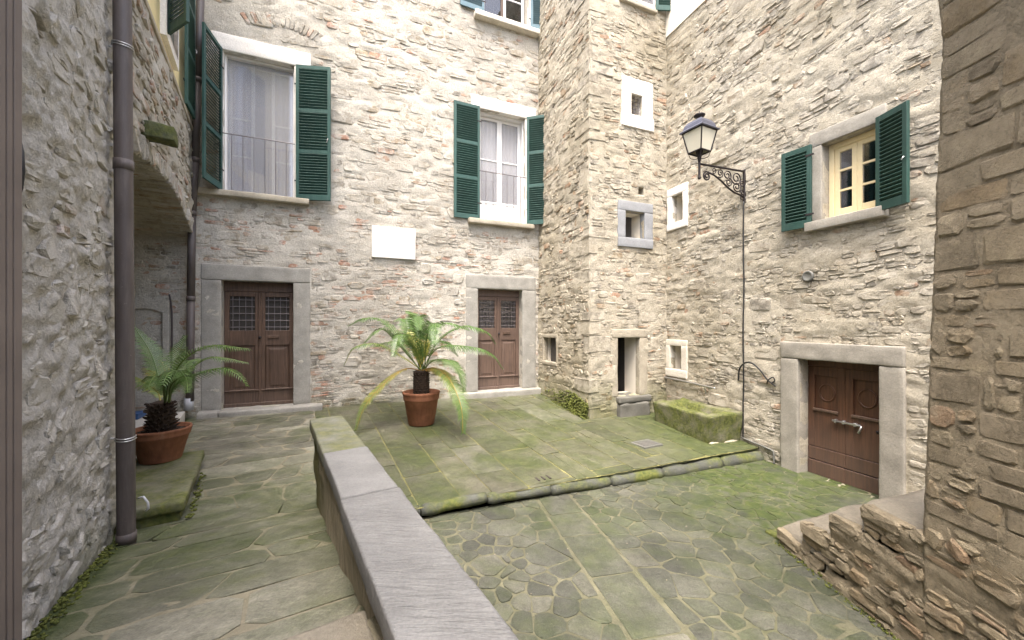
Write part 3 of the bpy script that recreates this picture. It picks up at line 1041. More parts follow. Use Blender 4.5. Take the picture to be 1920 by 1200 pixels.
# lower court: crazy paving with a band of long slabs
low_region = [(-1.35, 2.45), (0.4, -0.4), (2.46, -0.4), (2.46, 3.0), (5.4, 3.0), (3.75, 5.95), (LOG_A[0] + 0.0, LOG_A[1] + 0.0)]
low_full = [(-1.95, 3.0), (0.2, -0.6), (6.2, -0.6), (6.2, 3.0), (3.9, 6.1), (-1.95, 3.50)]
slab_floor('lower_court', low_full, lower_z, M['joint_lower'], 0.003)
low_o = bpy.data.objects['lower_court']
lr = random.Random(9)
B0, B1 = np.array((0.50, 4.35)), np.array((1.22, 1.20))  # middle line of the slab band
bd = (B1 - B0) / np.linalg.norm(B1 - B0); bn = np.array((-bd[1], bd[0]))
band_cells = []
v = -0.3
while v < 3.6:
    L = lr.uniform(0.42, 0.72)
    w = 0.40
    hw = 0.19 * lr.uniform(0.93, 1.05)
    band_cells.append([(v, -hw), (v + L, -hw * lr.uniform(.95, 1.05)), (v + L, hw * lr.uniform(.95, 1.05)), (v, hw)])
    v += L
band_xy = [[tuple(B0 + bd * a + bn * b) for a, b in c] for c in band_cells]
band_xy = [clip_region(c if area_of(c) else c, low_full) for c in band_xy]
def ccw(p):
    s = sum(p[i][0] * p[(i + 1) % len(p)][1] - p[(i + 1) % len(p)][0] * p[i][1] for i in range(len(p)))
    return p if s > 0 else p[::-1]
# scattered sites with varied spacing, then bounded Voronoi cells
sites = []
tries = 0
while tries < 9000:
    tries += 1
    p = (lr.uniform(-1.7, 5.2), lr.uniform(0.2, 6.1))
    small = fbm(np.array([[p[0] * 1.3, p[1] * 1.3, 4.0]]), 2)[0]
    dmin = 0.14 + 0.055 * small + (0.11 if lr.random() < 0.14 else 0)
    if abs(np.dot(np.array(p) - B0, bn)) < 0.21 + 0.05:
        continue
    if all((p[0] - q[0]) ** 2 + (p[1] - q[1]) ** 2 > ((dmin + q[2]) / 2) ** 2 for q in sites):
        sites.append((p[0], p[1], dmin))
cells = []
for i, s in enumerate(sites):
    poly = [(s[0] - 0.5, s[1] - 0.5), (s[0] + 0.5, s[1] - 0.5), (s[0] + 0.5, s[1] + 0.5), (s[0] - 0.5, s[1] + 0.5)]
    for j, q in enumerate(sites):
        if i == j: continue
        dx, dy = q[0] - s[0], q[1] - s[1]
        if abs(dx) > 0.9 or abs(dy) > 0.9: continue
        d2 = dx * dx + dy * dy
        k = 0.5 + 0.25 * (s[2] ** 2 - q[2] ** 2) / d2
        poly = clip_poly(poly, dx, dy, dx * (s[0] + dx * k) + dy * (s[1] + dy * k))
        if len(poly) < 3: break
    if len(poly) < 3: continue
    side = np.dot(np.array(s[:2]) - B0, bn)
    c0 = float(np.dot(B0, bn))
    if side > 0: poly = clip_poly(poly, -bn[0], -bn[1], -(c0 + 0.21))
    else: poly = clip_poly(poly, bn[0], bn[1], c0 - 0.21)
    if len(poly) < 3: continue
    poly = clip_region(poly, low_full)
    if len(poly) >= 3 and area_of(poly) > 0.006:
        cells.append(poly)
def low_tone(c, r):
    return min(1, max(0, r.random() * 0.8))
pave(low_o, [c for c in band_xy if len(c) >= 3], lower_z, M['pave_lower'], 12, proud=(0.002, 0.006), gap=0.010, cut=0.02, inset=0.95, name='long_slab')
pave(low_o, cells, lower_z, M['pave_lower'], 8, proud=(0.001, 0.007), gap=0.0085, cut=0.024, limit=285, jit=0.008, tone=low_tone, inset=0.94)

# ------------------------------------------------------------------ house wall (across the court)
hb = F_BACK.thing('house_wall', 0, 0, 'rough grey stone house wall across the court behind both potted palms', 'wall')
def lintel_zone(h, dz=0.42):
    return (h[0] - 0.18, h[1] + 0.18, h[3] - 0.02, h[3] + dz)
W1S = (W1[0] - 0.38, W1[1] + 0.22, W1[2] - 0.13, W1[2])
EX_B = [grow(W1, 0.05), grow(W2, 0.05), grow(W3, 0.05), D1O, D2O,
        (W1[0] - 0.12, W1[1] + 0.30, W1[3], W1[3] + 0.34), (W2[0] - 0.15, W2[1] + 0.2, W2[3], W2[3] + 0.30),
        (W1[0] - 0.38, W1[1] + 0.26, W1[2] - 0.14, W1[2] + 0.02), (W2[0] - 0.28, W2[1] + 0.12, W2[2] - 0.12, W2[2] + 0.02), (W3[0] - 0.2, W3[1] + 0.2, W3[2] - 0.12, W3[2] + 0.02)]
def tone_back(s, z, r):
    # thin bricks and red stones cluster in the lower left and in a belt under the windows
    k = 0.10 + (0.22 if z < 3.4 and s < 4.2 else 0.0)
    return r.uniform(0.86, 1.0) if r.random() < k else r.random() * 0.84
sheet('mortar', hb, -3.2, LB + 0.05, -0.4, 10.0, M['mortar_back'], [W1, W2, W3, D1, D2], step=0.04, amp=0.014, depth=0.38, seed=1)
BB, bbs = big_blocks(-0.2, LB - 0.1, 0.0, 8.8, EX_B, 60, 31)
EX_B = EX_B + BB
sa = rubble(-1.6, LB, -0.3, 3.6, EX_B, (0.036, 0.095), (0.09, 0.32), seed=2, tone=tone_back, gap=0.009, proud=(0.004, 0.018), warp=0.015, jit=0.005)
sb = rubble(-0.3, LB, 3.6, 9.3, EX_B, (0.045, 0.125), (0.10, 0.40), seed=3, tone=tone_back, gap=0.010, proud=(0.003, 0.018), drop=0.08, warp=0.018)
def flat_fn(a, out, b):
    return (a, -out, b)
# relieving arch of thin stones over the tall left window
arch = []
for k in range(17):
    w = R(62 + 56 * k / 16)
    c = ((W1[0] + W1[1]) / 2 + 0.35, W1[3] - 0.35)
    q = []
    for (da, rr) in ((-0.022, 0.92), (0.022, 0.92), (0.025, 1.13), (-0.025, 1.13)):
        q.append((c[0] + 1.15 * rr * math.cos(w + da * 1.2), c[1] + rr * math.sin(w + da * 1.2) + 0.05))
    arch.append((round_poly(q, 0.03, rng), rng.uniform(0.015, 0.03), rng.choice((0.1, 0.5, 0.7, 0.95)), None))
sb = [t for t in sb if not (W1[0] - 0.3 < t[0][0][0] < W1[1] + 0.75 and W1[3] + 0.50 < t[0][0][1] < W1[3] + 0.86)]
lay(hb, arch, M['stone_back'], flat_fn, 'arch_stone', 40, seed=3, world_of=world_fn(hb))
lay(hb, sa + sb + bbs, M['stone_back'], flat_fn, 'stone', 300, seed=4, world_of=world_fn(hb))

# ------------------------------------------------------------------ tower
tw = empty('stone_tower', (CORNER_T[0], CORNER_T[1], 0), 0, 'warm stone tower jutting from the far corner, with a dark low doorway', 'tower')
def tower_fn(fr):
    def fn(a, out, b):
        q = fr.p(a, b, out)
        return (q.x - CORNER_T[0], q.y - CORNER_T[1], b)
    return fn
fs, ff = tower_fn(F_TSIDE), tower_fn(F_TFRONT)
sheet('mortar', tw, -0.05, LTS + 0.0, -0.6, 10, M['mortar_tower'], [TS], step=0.04, amp=0.018, depth=0.30, seed=2, fn=lambda x, y, z: fs(x, -y, z))
sheet('mortar', tw, 0.0, 1.85, -0.6, 10, M['mortar_tower'], [T_UP, T_MID, T_DOOR, T_HOLE], step=0.04, amp=0.016, depth=0.30, seed=3, fn=lambda x, y, z: ff(x, -y, z))
quo = []
z = -0.35
k = 0
while z < 9.3:
    h = rng.uniform(0.16, 0.32)
    la, lb = (rng.uniform(0.30, 0.5), rng.uniform(0.16, 0.26)) if k % 2 else (rng.uniform(0.14, 0.24), rng.uniform(0.32, 0.55))
    if rng.random() < 0.62:
        quo.append((z, h, la, lb))
    z += h; k += 1
QX = [(0, la + 0.01, z, z + h) for z, h, la, lb in quo]
QS = [(LTS - lb - 0.01, LTS, z, z + h) for z, h, la, lb in quo]
BS, bss = big_blocks(0.05, LTS - 0.45, -0.2, 9, [grow(TS, 0.1)], 26, 33)
BF, bfs = big_blocks(0.4, 1.7, -0.1, 9, [T_UPO, T_MIDO, T_DOORO, grow(T_HOLE, 0.02)], 22, 34)
st_s = rubble(0.02, LTS - 0.02, -0.5, 9.4, [grow(TS, 0.06)] + QS + BS, (0.045, 0.12), (0.07, 0.26), seed=5, proud=(0.006, 0.026), gap=0.010, warp=0.015, jit=0.008)
st_f = rubble(0.02, 1.77, -0.5, 9.4, [grow(T_UPO, 0.02), grow(T_MIDO, 0.02), T_DOORO, grow(T_HOLE, 0.01), (T_DOORO[0] - 0.02, T_DOORO[1], -0.5, T_DOORO[2])] + QX + BF, (0.038, 0.10), (0.07, 0.28), seed=6, proud=(0.005, 0.021), gap=0.010, warp=0.015, jit=0.007)
wt = world_fn(tw)
lay(tw, st_s + bss, M['stone_tower'], fs, 'stone', 150, seed=5, world_of=wt, joined='rubble_infill')
lay(tw, st_f + bfs, M['stone_tower'], ff, 'stone', 150, seed=6, world_of=wt, joined='rubble_infill')
uS = (CORNER_IN - CORNER_T) / LTS
for (z, h, la, lb) in quo:
    # an L in plan wrapped round the corner, as one block
    t_ = rng.uniform(0.010, 0.024)
    g = 0.006
    a = np.array((0, 0)) - F_TSIDE.m * t_ - F_TFRONT.m * t_
    pA = U_BACK * la - F_TFRONT.m * t_
    pAi = U_BACK * la + F_TFRONT.m * 0.05
    pBi = uS * lb + F_TSIDE.m * 0.05
    pB = uS * lb - F_TSIDE.m * t_
    inner = F_TFRONT.m * 0.05 + F_TSIDE.m * 0.05
    poly = [tuple(q) for q in (a, pA, pAi, inner, pBi, pB)]
    V, F = [], []
    jj = lambda: rng.uniform(-0.009, 0.009)
    for zz, sc in ((z + g, 0.985), (z + g + 0.02, 1.0), (z + h - g - 0.02, 1.0), (z + h - g, 0.985)):
        for i, q in enumerate(poly):
            V.append((q[0] * (sc if i in (0, 1, 5) else 1) + jj(), q[1] * (sc if i in (0, 1, 5) else 1) + jj(), zz + jj()))
    n = 6
    for L in range(3):
        for i in range(n):
            F.append((L * n + i, L * n + (i + 1) % n, (L + 1) * n + (i + 1) % n, (L + 1) * n + i))
    F += [(5, 4, 3, 2, 1, 0), (18, 19, 20, 21, 22, 23)]
    c = np.mean(V, axis=0)
    me = mesh_np('corner_stone', [tuple(np.subtract(v, c)) for v in V], F, M['stone_tower'], [rng.random() * 0.7] * len(V), smooth=False)
    link('corner_stone', me, tw, c)

# ------------------------------------------------------------------ right wall
LR = 6.1
rw = F_RIGHT.thing('side_wall', 0, 0, 'pale rubble wall on the right carrying the lantern bracket and cellar door', 'wall')
sheet('mortar', rw, -0.06, LR, -1.0, 10.0, M['mortar_right'], [R_UP, R_LOW, R_WIN, R_DOOR], step=0.035, amp=0.018, depth=0.30, seed=4)
def tone_right(s, z, r):
    return r.uniform(0.84, 1.0) if r.random() < (0.22 if s < 0.9 else 0.07) else r.random() * 0.82
BR, brs = big_blocks(0.1, 5.2, -0.6, 6.7, [R_UPO, R_LOWO, R_WINO, R_DOORO, grow(R_WINO, 0.45)], 60, 32)
rs = rubble(0.0, 5.4, -0.75, 6.95, [grow(R_UPO, 0.02), grow(R_LOWO, 0.02), R_WINO, R_DOORO, grow(R_WINO, 0.0)] + BR, (0.042, 0.105), (0.07, 0.22), seed=7, proud=(0.004, 0.021), gap=0.009, tone=tone_right, drop=0.07, warp=0.02, split=0.22, jit=0.007)
MB().box(-0.05, LR, -0.03, 0.03, 6.97, 10.0).build('plaster', M['plaster_pale'], rw)
lay(rw, rs + brs, M['stone_right'], flat_fn, 'stone', 300, seed=7, world_of=world_fn(rw))

# ------------------------------------------------------------------ pier and stair on the right
BAT = 0.040
def pier_fn(a, out, b):
    return (a, -out + max(0.0, b - 0.18) * BAT - 0.25 * max(0.0, b - 2.95) ** 2, b)
pe = F_PIER.thing('stone_pier', 0, 0, 'brown stone pier of big tooled blocks at the right edge, by the stair', 'pier')
S_EDGE = 3.80 - 2.348
sheet('mortar', pe, S_EDGE, S_EDGE + 2.3, -0.9, 4.6, M['mortar_pier'], [], step=0.022, amp=0.007, depth=0.6, seed=6, level=0.007, freq=12.0, fn=lambda x, y, z: pier_fn(x, -y, z))
pr2 = random.Random(4)
blocks, small = [], []
z = 0.20
while z < 4.3:
    h = pr2.choice((0.09, 0.12, 0.15, 0.19, 0.22)) * pr2.uniform(0.9, 1.1)
    s = S_EDGE + 0.004
    while s < S_EDGE + 1.9:
        w = pr2.uniform(0.14, 0.42) * (0.75 + h)
        if s == S_EDGE + 0.004: w = pr2.uniform(0.20, 0.38)
        g = pr2.uniform(0.005, 0.011)
        q = [(s + g * (s > S_EDGE + .01), z + g + pr2.uniform(-.008, .008)), (s + w - g, z + g + pr2.uniform(-.008, .008)), (s + w - g, z + h - g + pr2.uniform(-.006, .006)), (s + g * (s > S_EDGE + .01), z + h - g + pr2.uniform(-.006, .006))]
        if pr2.random() < 0.30:
            k = s + w * pr2.uniform(0.35, 0.65); zz = z + h * pr2.uniform(0.4, 0.6)
            for (c0, c1, d0, d1) in ((s, k, z, z + h), (k, s + w, z, zz), (k, s + w, zz, z + h)):
                small.append((round_poly([(c0 + g, d0 + g), (c1 - g, d0 + g), (c1 - g, d1 - g), (c0 + g, d1 - g)], 0.03, pr2, 0.006), pr2.uniform(0.006, 0.022), pr2.random() * 0.97, None))
        else:
            blocks.append((round_poly(q, 0.018, pr2, 0.004), pr2.uniform(0.008, 0.020), pr2.random() * 0.86, None))
        s += w
    z += h
lay(pe, blocks, M['stone_pier'], pier_fn, 'block', 160, seed=8, world_of=world_fn(pe), inset=0.94, rough=0.16)
ps = small
ps += rubble(S_EDGE + 0.02, S_EDGE + 2.0, -0.7, 0.18, [], (0.045, 0.10), (0.07, 0.22), seed=10, proud=(0.004, 0.028), gap=0.010, warp=0.012, drop=0.10, jit=0.008)
lay(pe, ps, M['stone_pier'], pier_fn, 'stone', 240, seed=9, world_of=world_fn(pe))

sr = empty('stone_stair', (2.42, 3.0, -0.56), 0, 'short flight of worn stone steps climbing beside the brown pier', 'stair')
NOSE = [(3.63, -0.414), (3.337, -0.204), (3.025, 0.012), (2.758, 0.195)]
def slant(x):
    return 0.36 * (x - 2.42)
def step_mesh(yn, zt, zb, yb):
    """one step: slanting nose, uneven worn top, rounded arris"""
    nx, ny = 26, 14
    xs = np.linspace(2.425, 4.35, nx)
    V, F = [], []
    for i, x in enumerate(xs):
        for j in range(ny):
            k = j / (ny - 1)
            y0 = yn + slant(x)
            y = y0 + (yb - y0) * k ** 1.6
            V.append([x, y, zt])
    V = np.array(V)
    nz = fbm(V * [5, 5, 1] + 3 * zt, 3)
    V[:, 2] += nz * 0.010
    edge = np.tile(np.arange(ny) == 0, nx)
    V[edge, 2] -= 0.022
    V[edge, 1] += nz[edge] * 0.02
    left = np.repeat(np.arange(nx) == 0, ny)
    V[left, 2] -= 0.018
    V = V.tolist()
    for i in range(nx - 1):
        for j in range(ny - 1):
            a = i * ny + j
            F.append((a, a + 1, a + ny + 1, a + ny))
    def skirt(ids, off):
        b = len(V)
        for q in ids:
            V.append([V[q][0] + off[0], V[q][1] + off[1], zb])
        for k in range(len(ids) - 1):
            F.append((ids[k + 1], ids[k], b + k, b + k + 1))
    skirt([i * ny for i in range(nx)], (0, -0.01))
    skirt(list(range(ny)), (0, 0))
    skirt([(nx - 1) * ny + j for j in range(ny)], (0, 0))
    skirt([i * ny + ny - 1 for i in range(nx)], (0, 0))
    me = mesh_np('step', [(x - 2.42, y - 3.0, z + 0.56) for x, y, z in V], F, M['tread'])
    return me
for k, (yn, zt) in enumerate(NOSE):
    link('step', step_mesh(yn, zt, -0.95, 1.9 if k == 3 else NOSE[k + 1][0] - 0.25), sr)
prof = [(3.80 - NOSE[k][0], 3.80 - (NOSE[k + 1][0] if k < 3 else 2.35), NOSE[k][1], 9) for k in range(4)]
sheet('mortar', sr, 3.80 - 3.62, S_EDGE + 0.03, -0.8, 0.19, M['mortar_pier'], [], step=0.025, amp=0.020, depth=0.03, seed=21, level=0.012,
      keep=lambda X, Z: Z < np.select([X < prof[0][1], X < prof[1][1], X < prof[2][1]], [prof[0][2], prof[1][2], prof[2][2]], prof[3][2]) - 0.02,
      fn=lambda x, y, z: (y + 0.005, 0.80 - x, z + 0.56))
sx = rubble(3.80 - 3.66, S_EDGE + 0.02, -0.7, 0.20, [(-1, 3.80 - 3.61, -0.9, 9)] + [(a0 - .01, a1 + .01, z0 - 0.012, 9) for a0, a1, z0, _ in prof], (0.04, 0.09), (0.06, 0.20), seed=12, proud=(0.010, 0.032), gap=0.008, warp=0.006, drop=0.12, jit=0.008)
def stair_fn(a, out, b):
    return (-out + 0.005, 0.80 - a, b + 0.56)
# a thick ragged stone at the left end of every tread
for k in range(4):
    a0, a1, zt, _ = prof[k]
    q = round_poly([(a0 - 0.01, zt - 0.10), (min(a1, a0 + 0.30), zt - 0.10), (min(a1, a0 + 0.30), zt - 0.012), (a0 - 0.01, zt - 0.012)], 0.03, rng, 0.006)
    sx.append((q, 0.035, 0.5, None))
lay(sr, sx, M['stone_pier'], stair_fn, 'stone', 300, seed=13, world_of=lambda c: (c[0] + 2.42, c[1] + 3.0, c[2] - 0.56), rough=0.35)
# first mossy stone in front of the stair
ms = rough_block('stone', 0, 0.26, 0, 0.16, 0, 0.06, M['trough_stone'], sr, amp=0.012, step=0.04, bevel=0.02)
ms.location = (0.02, 0.64, -0.03); ms.rotation_euler = (0, 0, 0.3)

# ------------------------------------------------------------------ left: near wall and arched wall
nw = F_NEAR.thing('rendered_wall', 0, 0, 'roughly rendered grey stone wall on the left, behind the near brown downpipe', 'wall')
LN = 3.055
sheet('mortar', nw, -1.2, LN + 0.02, -0.4, 4.7, M['mortar_left'], [], step=0.015, amp=0.021, depth=0.35, seed=7, freq=9.0, octaves=6)
nst = rubble(0.6, LN - 0.13, -0.2, 4.3, [], (0.05, 0.12), (0.08, 0.24), seed=14, proud=(-0.002, 0.026), gap=0.014, drop=0.30, warp=0.03, jit=0.012, tone=lambda s, z, r: r.uniform(0.9, 1.0) if r.random() < 0.06 else r.random() * 0.88)
lay(nw, nst, M['stone_left'], flat_fn, 'stone', 300, seed=14, world_of=world_fn(nw), rough=0.7, sink=0.05)

aw = F_ARCH.thing('arched_wall', 0, 0, 'stone wall on the left with a low arched passage, plastered cream above', 'wall')
LA = 4.24
AS0, AS1 = 0.28, 4.235
def arch_z(s):
    k = (s - (AS0 + AS1) / 2) / ((AS1 - AS0) / 2)
    return 2.80 + 0.30 * (1 - np.minimum(1.0, k * k))
TOPZ = 4.45
sheet('mortar', aw, -0.1, LA, -0.4, TOPZ, M['mortar_back'], [], step=0.04, amp=0.022, depth=0.30, seed=8,
      keep=lambda X, Z: ~((X > AS0) & (X < AS1) & (Z < arch_z(X))))
ex = []
for k in range(24):
    a0 = AS0 + (AS1 - AS0) * k / 24; a1 = AS0 + (AS1 - AS0) * (k + 1) / 24
    ex.append((a0, a1, -1, float(max(arch_z(a0), arch_z(a1))) + 0.19))
ast = rubble(0.0, LA - 0.02, -0.2, TOPZ - 0.02, ex, (0.045, 0.10), (0.10, 0.30), seed=15, proud=(0.004, 0.032), gap=0.014, tone=lambda s, z, r: r.uniform(0.86, 1.0) if r.random() < 0.16 else r.random() * 0.85)
lay(aw, ast, M['stone_back'], flat_fn, 'stone', 300, seed=15, world_of=world_fn(aw))
vou = []
s = AS0 - 0.05
while s < AS1 + 0.05:
    w = rng.uniform(0.035, 0.075)
    b0, b1 = float(arch_z(s)), float(arch_z(s + w))
    d0 = -0.35 * (s - 2.2) / 1.9 * 0.0
    L = rng.uniform(0.15, 0.21)
    sl = (s - 2.2) * 0.05
    vou.append((round_poly([(s + .004, b0 - rng.uniform(0, .03)), (s + w - .004, b1 - rng.uniform(0, .03)), (s + w - .004 + sl, b1 + L), (s + .004 + sl, b0 + L)], 0.014, rng), rng.uniform(0.006, 0.04), rng.choice((0.1, 0.4, 0.6, 0.75, 0.9)), None))
    s += w
lay(aw, vou, M['stone_back'], flat_fn, 'arch_stone', 120, seed=16, world_of=world_fn(aw), sink=0.12)
# vaulted soffit
ns, nd = 90, 60
S_ = np.linspace(AS0 - 0.02, AS1 + 0.02, ns); Dp = np.linspace(0.02, 3.2, nd)
SS, DD = np.meshgrid(S_, Dp)
ZZ = arch_z(SS.ravel())
NZ = fbm(np.stack([SS.ravel() * 9, DD.ravel() * 3, SS.ravel() * 0], 1), 4) * 0.02
V = np.stack([SS.ravel(), DD.ravel(), ZZ + NZ], 1)
J, I = np.meshgrid(np.arange(nd - 1), np.arange(ns - 1), indexing='ij')
a = (J * ns + I).ravel()
link('soffit', mesh_np('soffit', V, np.stack([a, a + ns, a + ns + 1, a + 1], 1), M['mortar_tower']), aw)
sv = rubble(0.03, 2.6, AS0, AS1, [], (0.06, 0.11), (0.2, 0.55), seed=17, proud=(0.004, 0.02), gap=0.012)
def soffit_fn(a, out, b):
    return (b, a, float(arch_z(b)) - out)
lay(aw, sv, M['stone_tower'], soffit_fn, 'vault_stone', 120, seed=17, world_of=world_fn(aw))
MB().box(AS0 - 0.3, AS1 + 0.6, 3.2, 3.4, -0.3, 3.4).build('passage_end', M['mortar_tower'], aw)
MB().box(AS0 - 0.28, AS0 - 0.02, 0.31, 3.2, -0.3, 2.9).build('passage_side', M['mortar_tower'], aw)
MB().box(AS0 - 0.4, AS1 + 0.6, 0.31, 3.4, 3.18, 3.4).build('passage_roof', M['mortar_tower'], aw)
# cream plaster storey above, with a thin stone string along its foot
mbp = MB().box(-1.5, LA + 0.02, 0.05, 0.35, TOPZ + 0.05, 10.0)
mbp.build('plaster', M['plaster'], aw)
MB().box(-1.5, LA, -0.035, 0.3, TOPZ - 0.005, TOPZ + 0.055).build('string_course', M['tan_stone'], aw, bevel=0.008)

# stone waterspout
sp_s, sp_z = F_ARCH.hit(270, 250)
spout = F_ARCH.thing('stone_spout', sp_s, sp_z, 'stubby dark stone spout jutting from the wall above the arch', 'spout')
b = rough_block('channel', -0.10, 0.10, -0.24, 0.12, -0.05, 0.09, M['kerb_stone'], spout, amp=0.012, step=0.05)

# ------------------------------------------------------------------ parapet
PU = np.array((0.516, -0.857))                        # from the far end towards the camera
pp = empty('parapet', (PC[0], PC[1], -0.1), math.atan2(PU[1], PU[0]), 'low stair parapet with brown streaked side and grey coping stones', 'parapet wall')
# local: x towards the camera, y to the right of the path (into the wall from the path side)
def par_body():
    L, zt = 3.3, 0.62 - 0.085
    nx, nz = 100, 26
    V, F = [], []
    for side, y0 in ((0, 0.02), (1, 0.225)):
        for i in range(nx + 1):
            for j in range(nz + 1):
                V.append([i / nx * L, y0, -0.45 + (zt + 0.1 + 0.45) * j / nz])
    V = np.array(V)
    n = fbm(V * [4, 1, 6], 4) * 0.016
    half = (nx + 1) * (nz + 1)
    V[:half, 1] -= n[:half]; V[half:, 1] += n[half:]
    e = np.zeros(len(V), bool)
    V[:nz + 1, 0] += n[:nz + 1] * 1.3; V[half:half + nz + 1, 0] += n[half:half + nz + 1] * 1.3
    for s in (0, half):
        for i in range(nx):
            for j in range(nz):
                a = s + i * (nz + 1) + j
                q = (a, a + nz + 1, a + nz + 2, a + 1)
                F.append(q if s == 0 else q[::-1])
    for j in range(nz):
        F.append((j, j + 1, half + j + 1, half + j))
    return mesh_np('body', V, F, M['parapet'])
body = link('body', par_body(), pp)
CW = 0.245
cuts = [(-0.10, 0.93, 'coping_moss'), (0.935, 1.68, 'coping'), (1.69, 3.2, 'coping_tooled')]
for k, (a0, a1, mname) in enumerate(cuts):
    o = rough_block('coping_stone', a0, a1, -0.012 - 0.006 * (k == 2), CW + 0.004 * k, 0.62 + 0.1 - 0.088, 0.62 + 0.1, M[mname], pp, amp=0.0045, step=0.05, bevel=0.010, seed=k)
    o.location.z += (0.0, 0.002, 0.0)[k]

# ------------------------------------------------------------------ round stone kerb between terrace and lower court
def on_log(px, py):
    d = LOG_B - LOG_A
    a = (px - CX) / FOC
    s = (a * LOG_A[1] - LOG_A[0]) / (d[0] - a * d[1])
    q = LOG_A + d * s
    return np.array((q[0], q[1], EYE - (py - CY) / FOC * q[1]))
kb_pts = [on_log(788, 956), on_log(912, 934), on_log(1030, 918), on_log(1142, 902), on_log(1238, 886), on_log(1348, 869), on_log(1432, 853)]
_d = kb_pts[1] - kb_pts[0]
kb_pts = [kb_pts[0] - _d * (1.0 / np.linalg.norm(_d))] + kb_pts
kb_r = [0.054, 0.054, 0.058, 0.064, 0.074, 0.080, 0.094, 0.104]
ke = empty('round_kerb', tuple(kb_pts[0] - np.array((0, 0, 0.06))), 0, 'rounded mossy stone kerb dividing the flagged terrace from the lower court', 'kerb')
for k in range(7):
    A, B = kb_pts[k], kb_pts[k + 1]
    n, m = 14, 12
    dirv = (B - A) / np.linalg.norm(B - A)
    side = np.array((dirv[1], -dirv[0], 0)); side /= np.linalg.norm(side)
    V, F = [], []
    for i in range(n + 1):
        t_ = 0.008 + (1 - 0.016) * i / n
        r0 = kb_r[k] + (kb_r[k + 1] - kb_r[k]) * t_
        if i in (0, n): r0 *= 0.86
        c = A + (B - A) * t_
        for j in range(m):
            w = 2 * math.pi * j / m
            d = side * math.cos(w) * 1.15 + np.array((0, 0, 1)) * math.sin(w)
            V.append(c + d * r0)
    V = np.array(V)
    nn = fbm(V * 6 + 3 * k, 4) * 0.010
    nn2 = fbm(V * 2.2 + 9 * k, 2) * 0.012
    cs = np.repeat(np.array([A + (B - A) * (i / n) for i in range(n + 1)]), m, axis=0)
    out = V - cs; out /= np.linalg.norm(out, axis=1)[:, None] + 1e-9
    V = V + out * nn[:, None] + np.array((0, 0, 1)) * nn2[:, None]
    for i in range(n):
        for j in range(m):
            F.append((i * m + j, i * m + (j + 1) % m, (i + 1) * m + (j + 1) % m, (i + 1) * m + j))
    F += [tuple(range(m - 1, -1, -1)), tuple(n * m + j for j in range(m))]
    c0 = V.mean(axis=0)
    me = mesh_np('kerb_stone', V - c0, F, M['kerb_stone'])
    link('kerb_stone', me, ke, c0 - np.array(ke.location))

# ------------------------------------------------------------------ door and window builders
def stone_surround(t, o, h, mats, top=None, proud=0.025, depth=0.12, ox=0.0, oz=0.0, sill=None, seed=0):
    """jambs and lintel as single blocks. o outer rect, h opening, both relative to the thing's own base (ox, oz)"""
    zl = h[3]
    rough_block('lintel', o[0] - ox, o[1] - ox, -proud, depth, zl - oz, o[3] - oz, mats, t, amp=0.005, bevel=0.014, seed=seed)
    zb = h[2] if sill is None else sill
    rough_block('jamb', o[0] - ox, h[0] - ox, -proud + 0.003, depth, zb - oz, zl - 0.003 - oz, mats, t, amp=0.005, bevel=0.014, seed=seed + 1)
    rough_block('jamb', h[1] - ox, o[1] - ox, -proud + 0.003, depth, zb - oz, zl - 0.003 - oz, mats, t, amp=0.005, bevel=0.014, seed=seed + 2)

def room_box(t, x0, x1, y0, y1, z0, z1, mat, name='room'):
    """the inside of a room seen through an opening: five faces"""
    V = [(x0, y0, z0), (x1, y0, z0), (x1, y0, z1), (x0, y0, z1), (x0, y1, z0), (x1, y1, z0), (x1, y1, z1), (x0, y1, z1)]
    F = [(4, 5, 6, 7), (0, 4, 7, 3), (1, 2, 6, 5), (0, 1, 5, 4), (3, 7, 6, 2)]
    return link(name, mesh_np(name, V, F, mat, smooth=False), t)

def framed_panel(parent, name, x0, x1, z0, z1, y, mat, b=0.05):
    """raised field with a bevelled border"""
    V = []
    for ins, d in ((0, 0.0), (0.012, 0.014), (0.02, 0.004), (b, 0.004), (b + 0.03, 0.014)):
        V += [(x0 + ins, y - d, z0 + ins), (x1 - ins, y - d, z0 + ins), (x1 - ins, y - d, z1 - ins), (x0 + ins, y - d, z1 - ins)]
    F = []
    for L in range(4):
        for i in range(4):
            F.append((L * 4 + i, L * 4 + (i + 1) % 4, (L + 1) * 4 + (i + 1) % 4, (L + 1) * 4 + i))
    F.append((16, 17, 18, 19))
    return link(name, mesh_np(name, V, F, mat, smooth=False), parent)

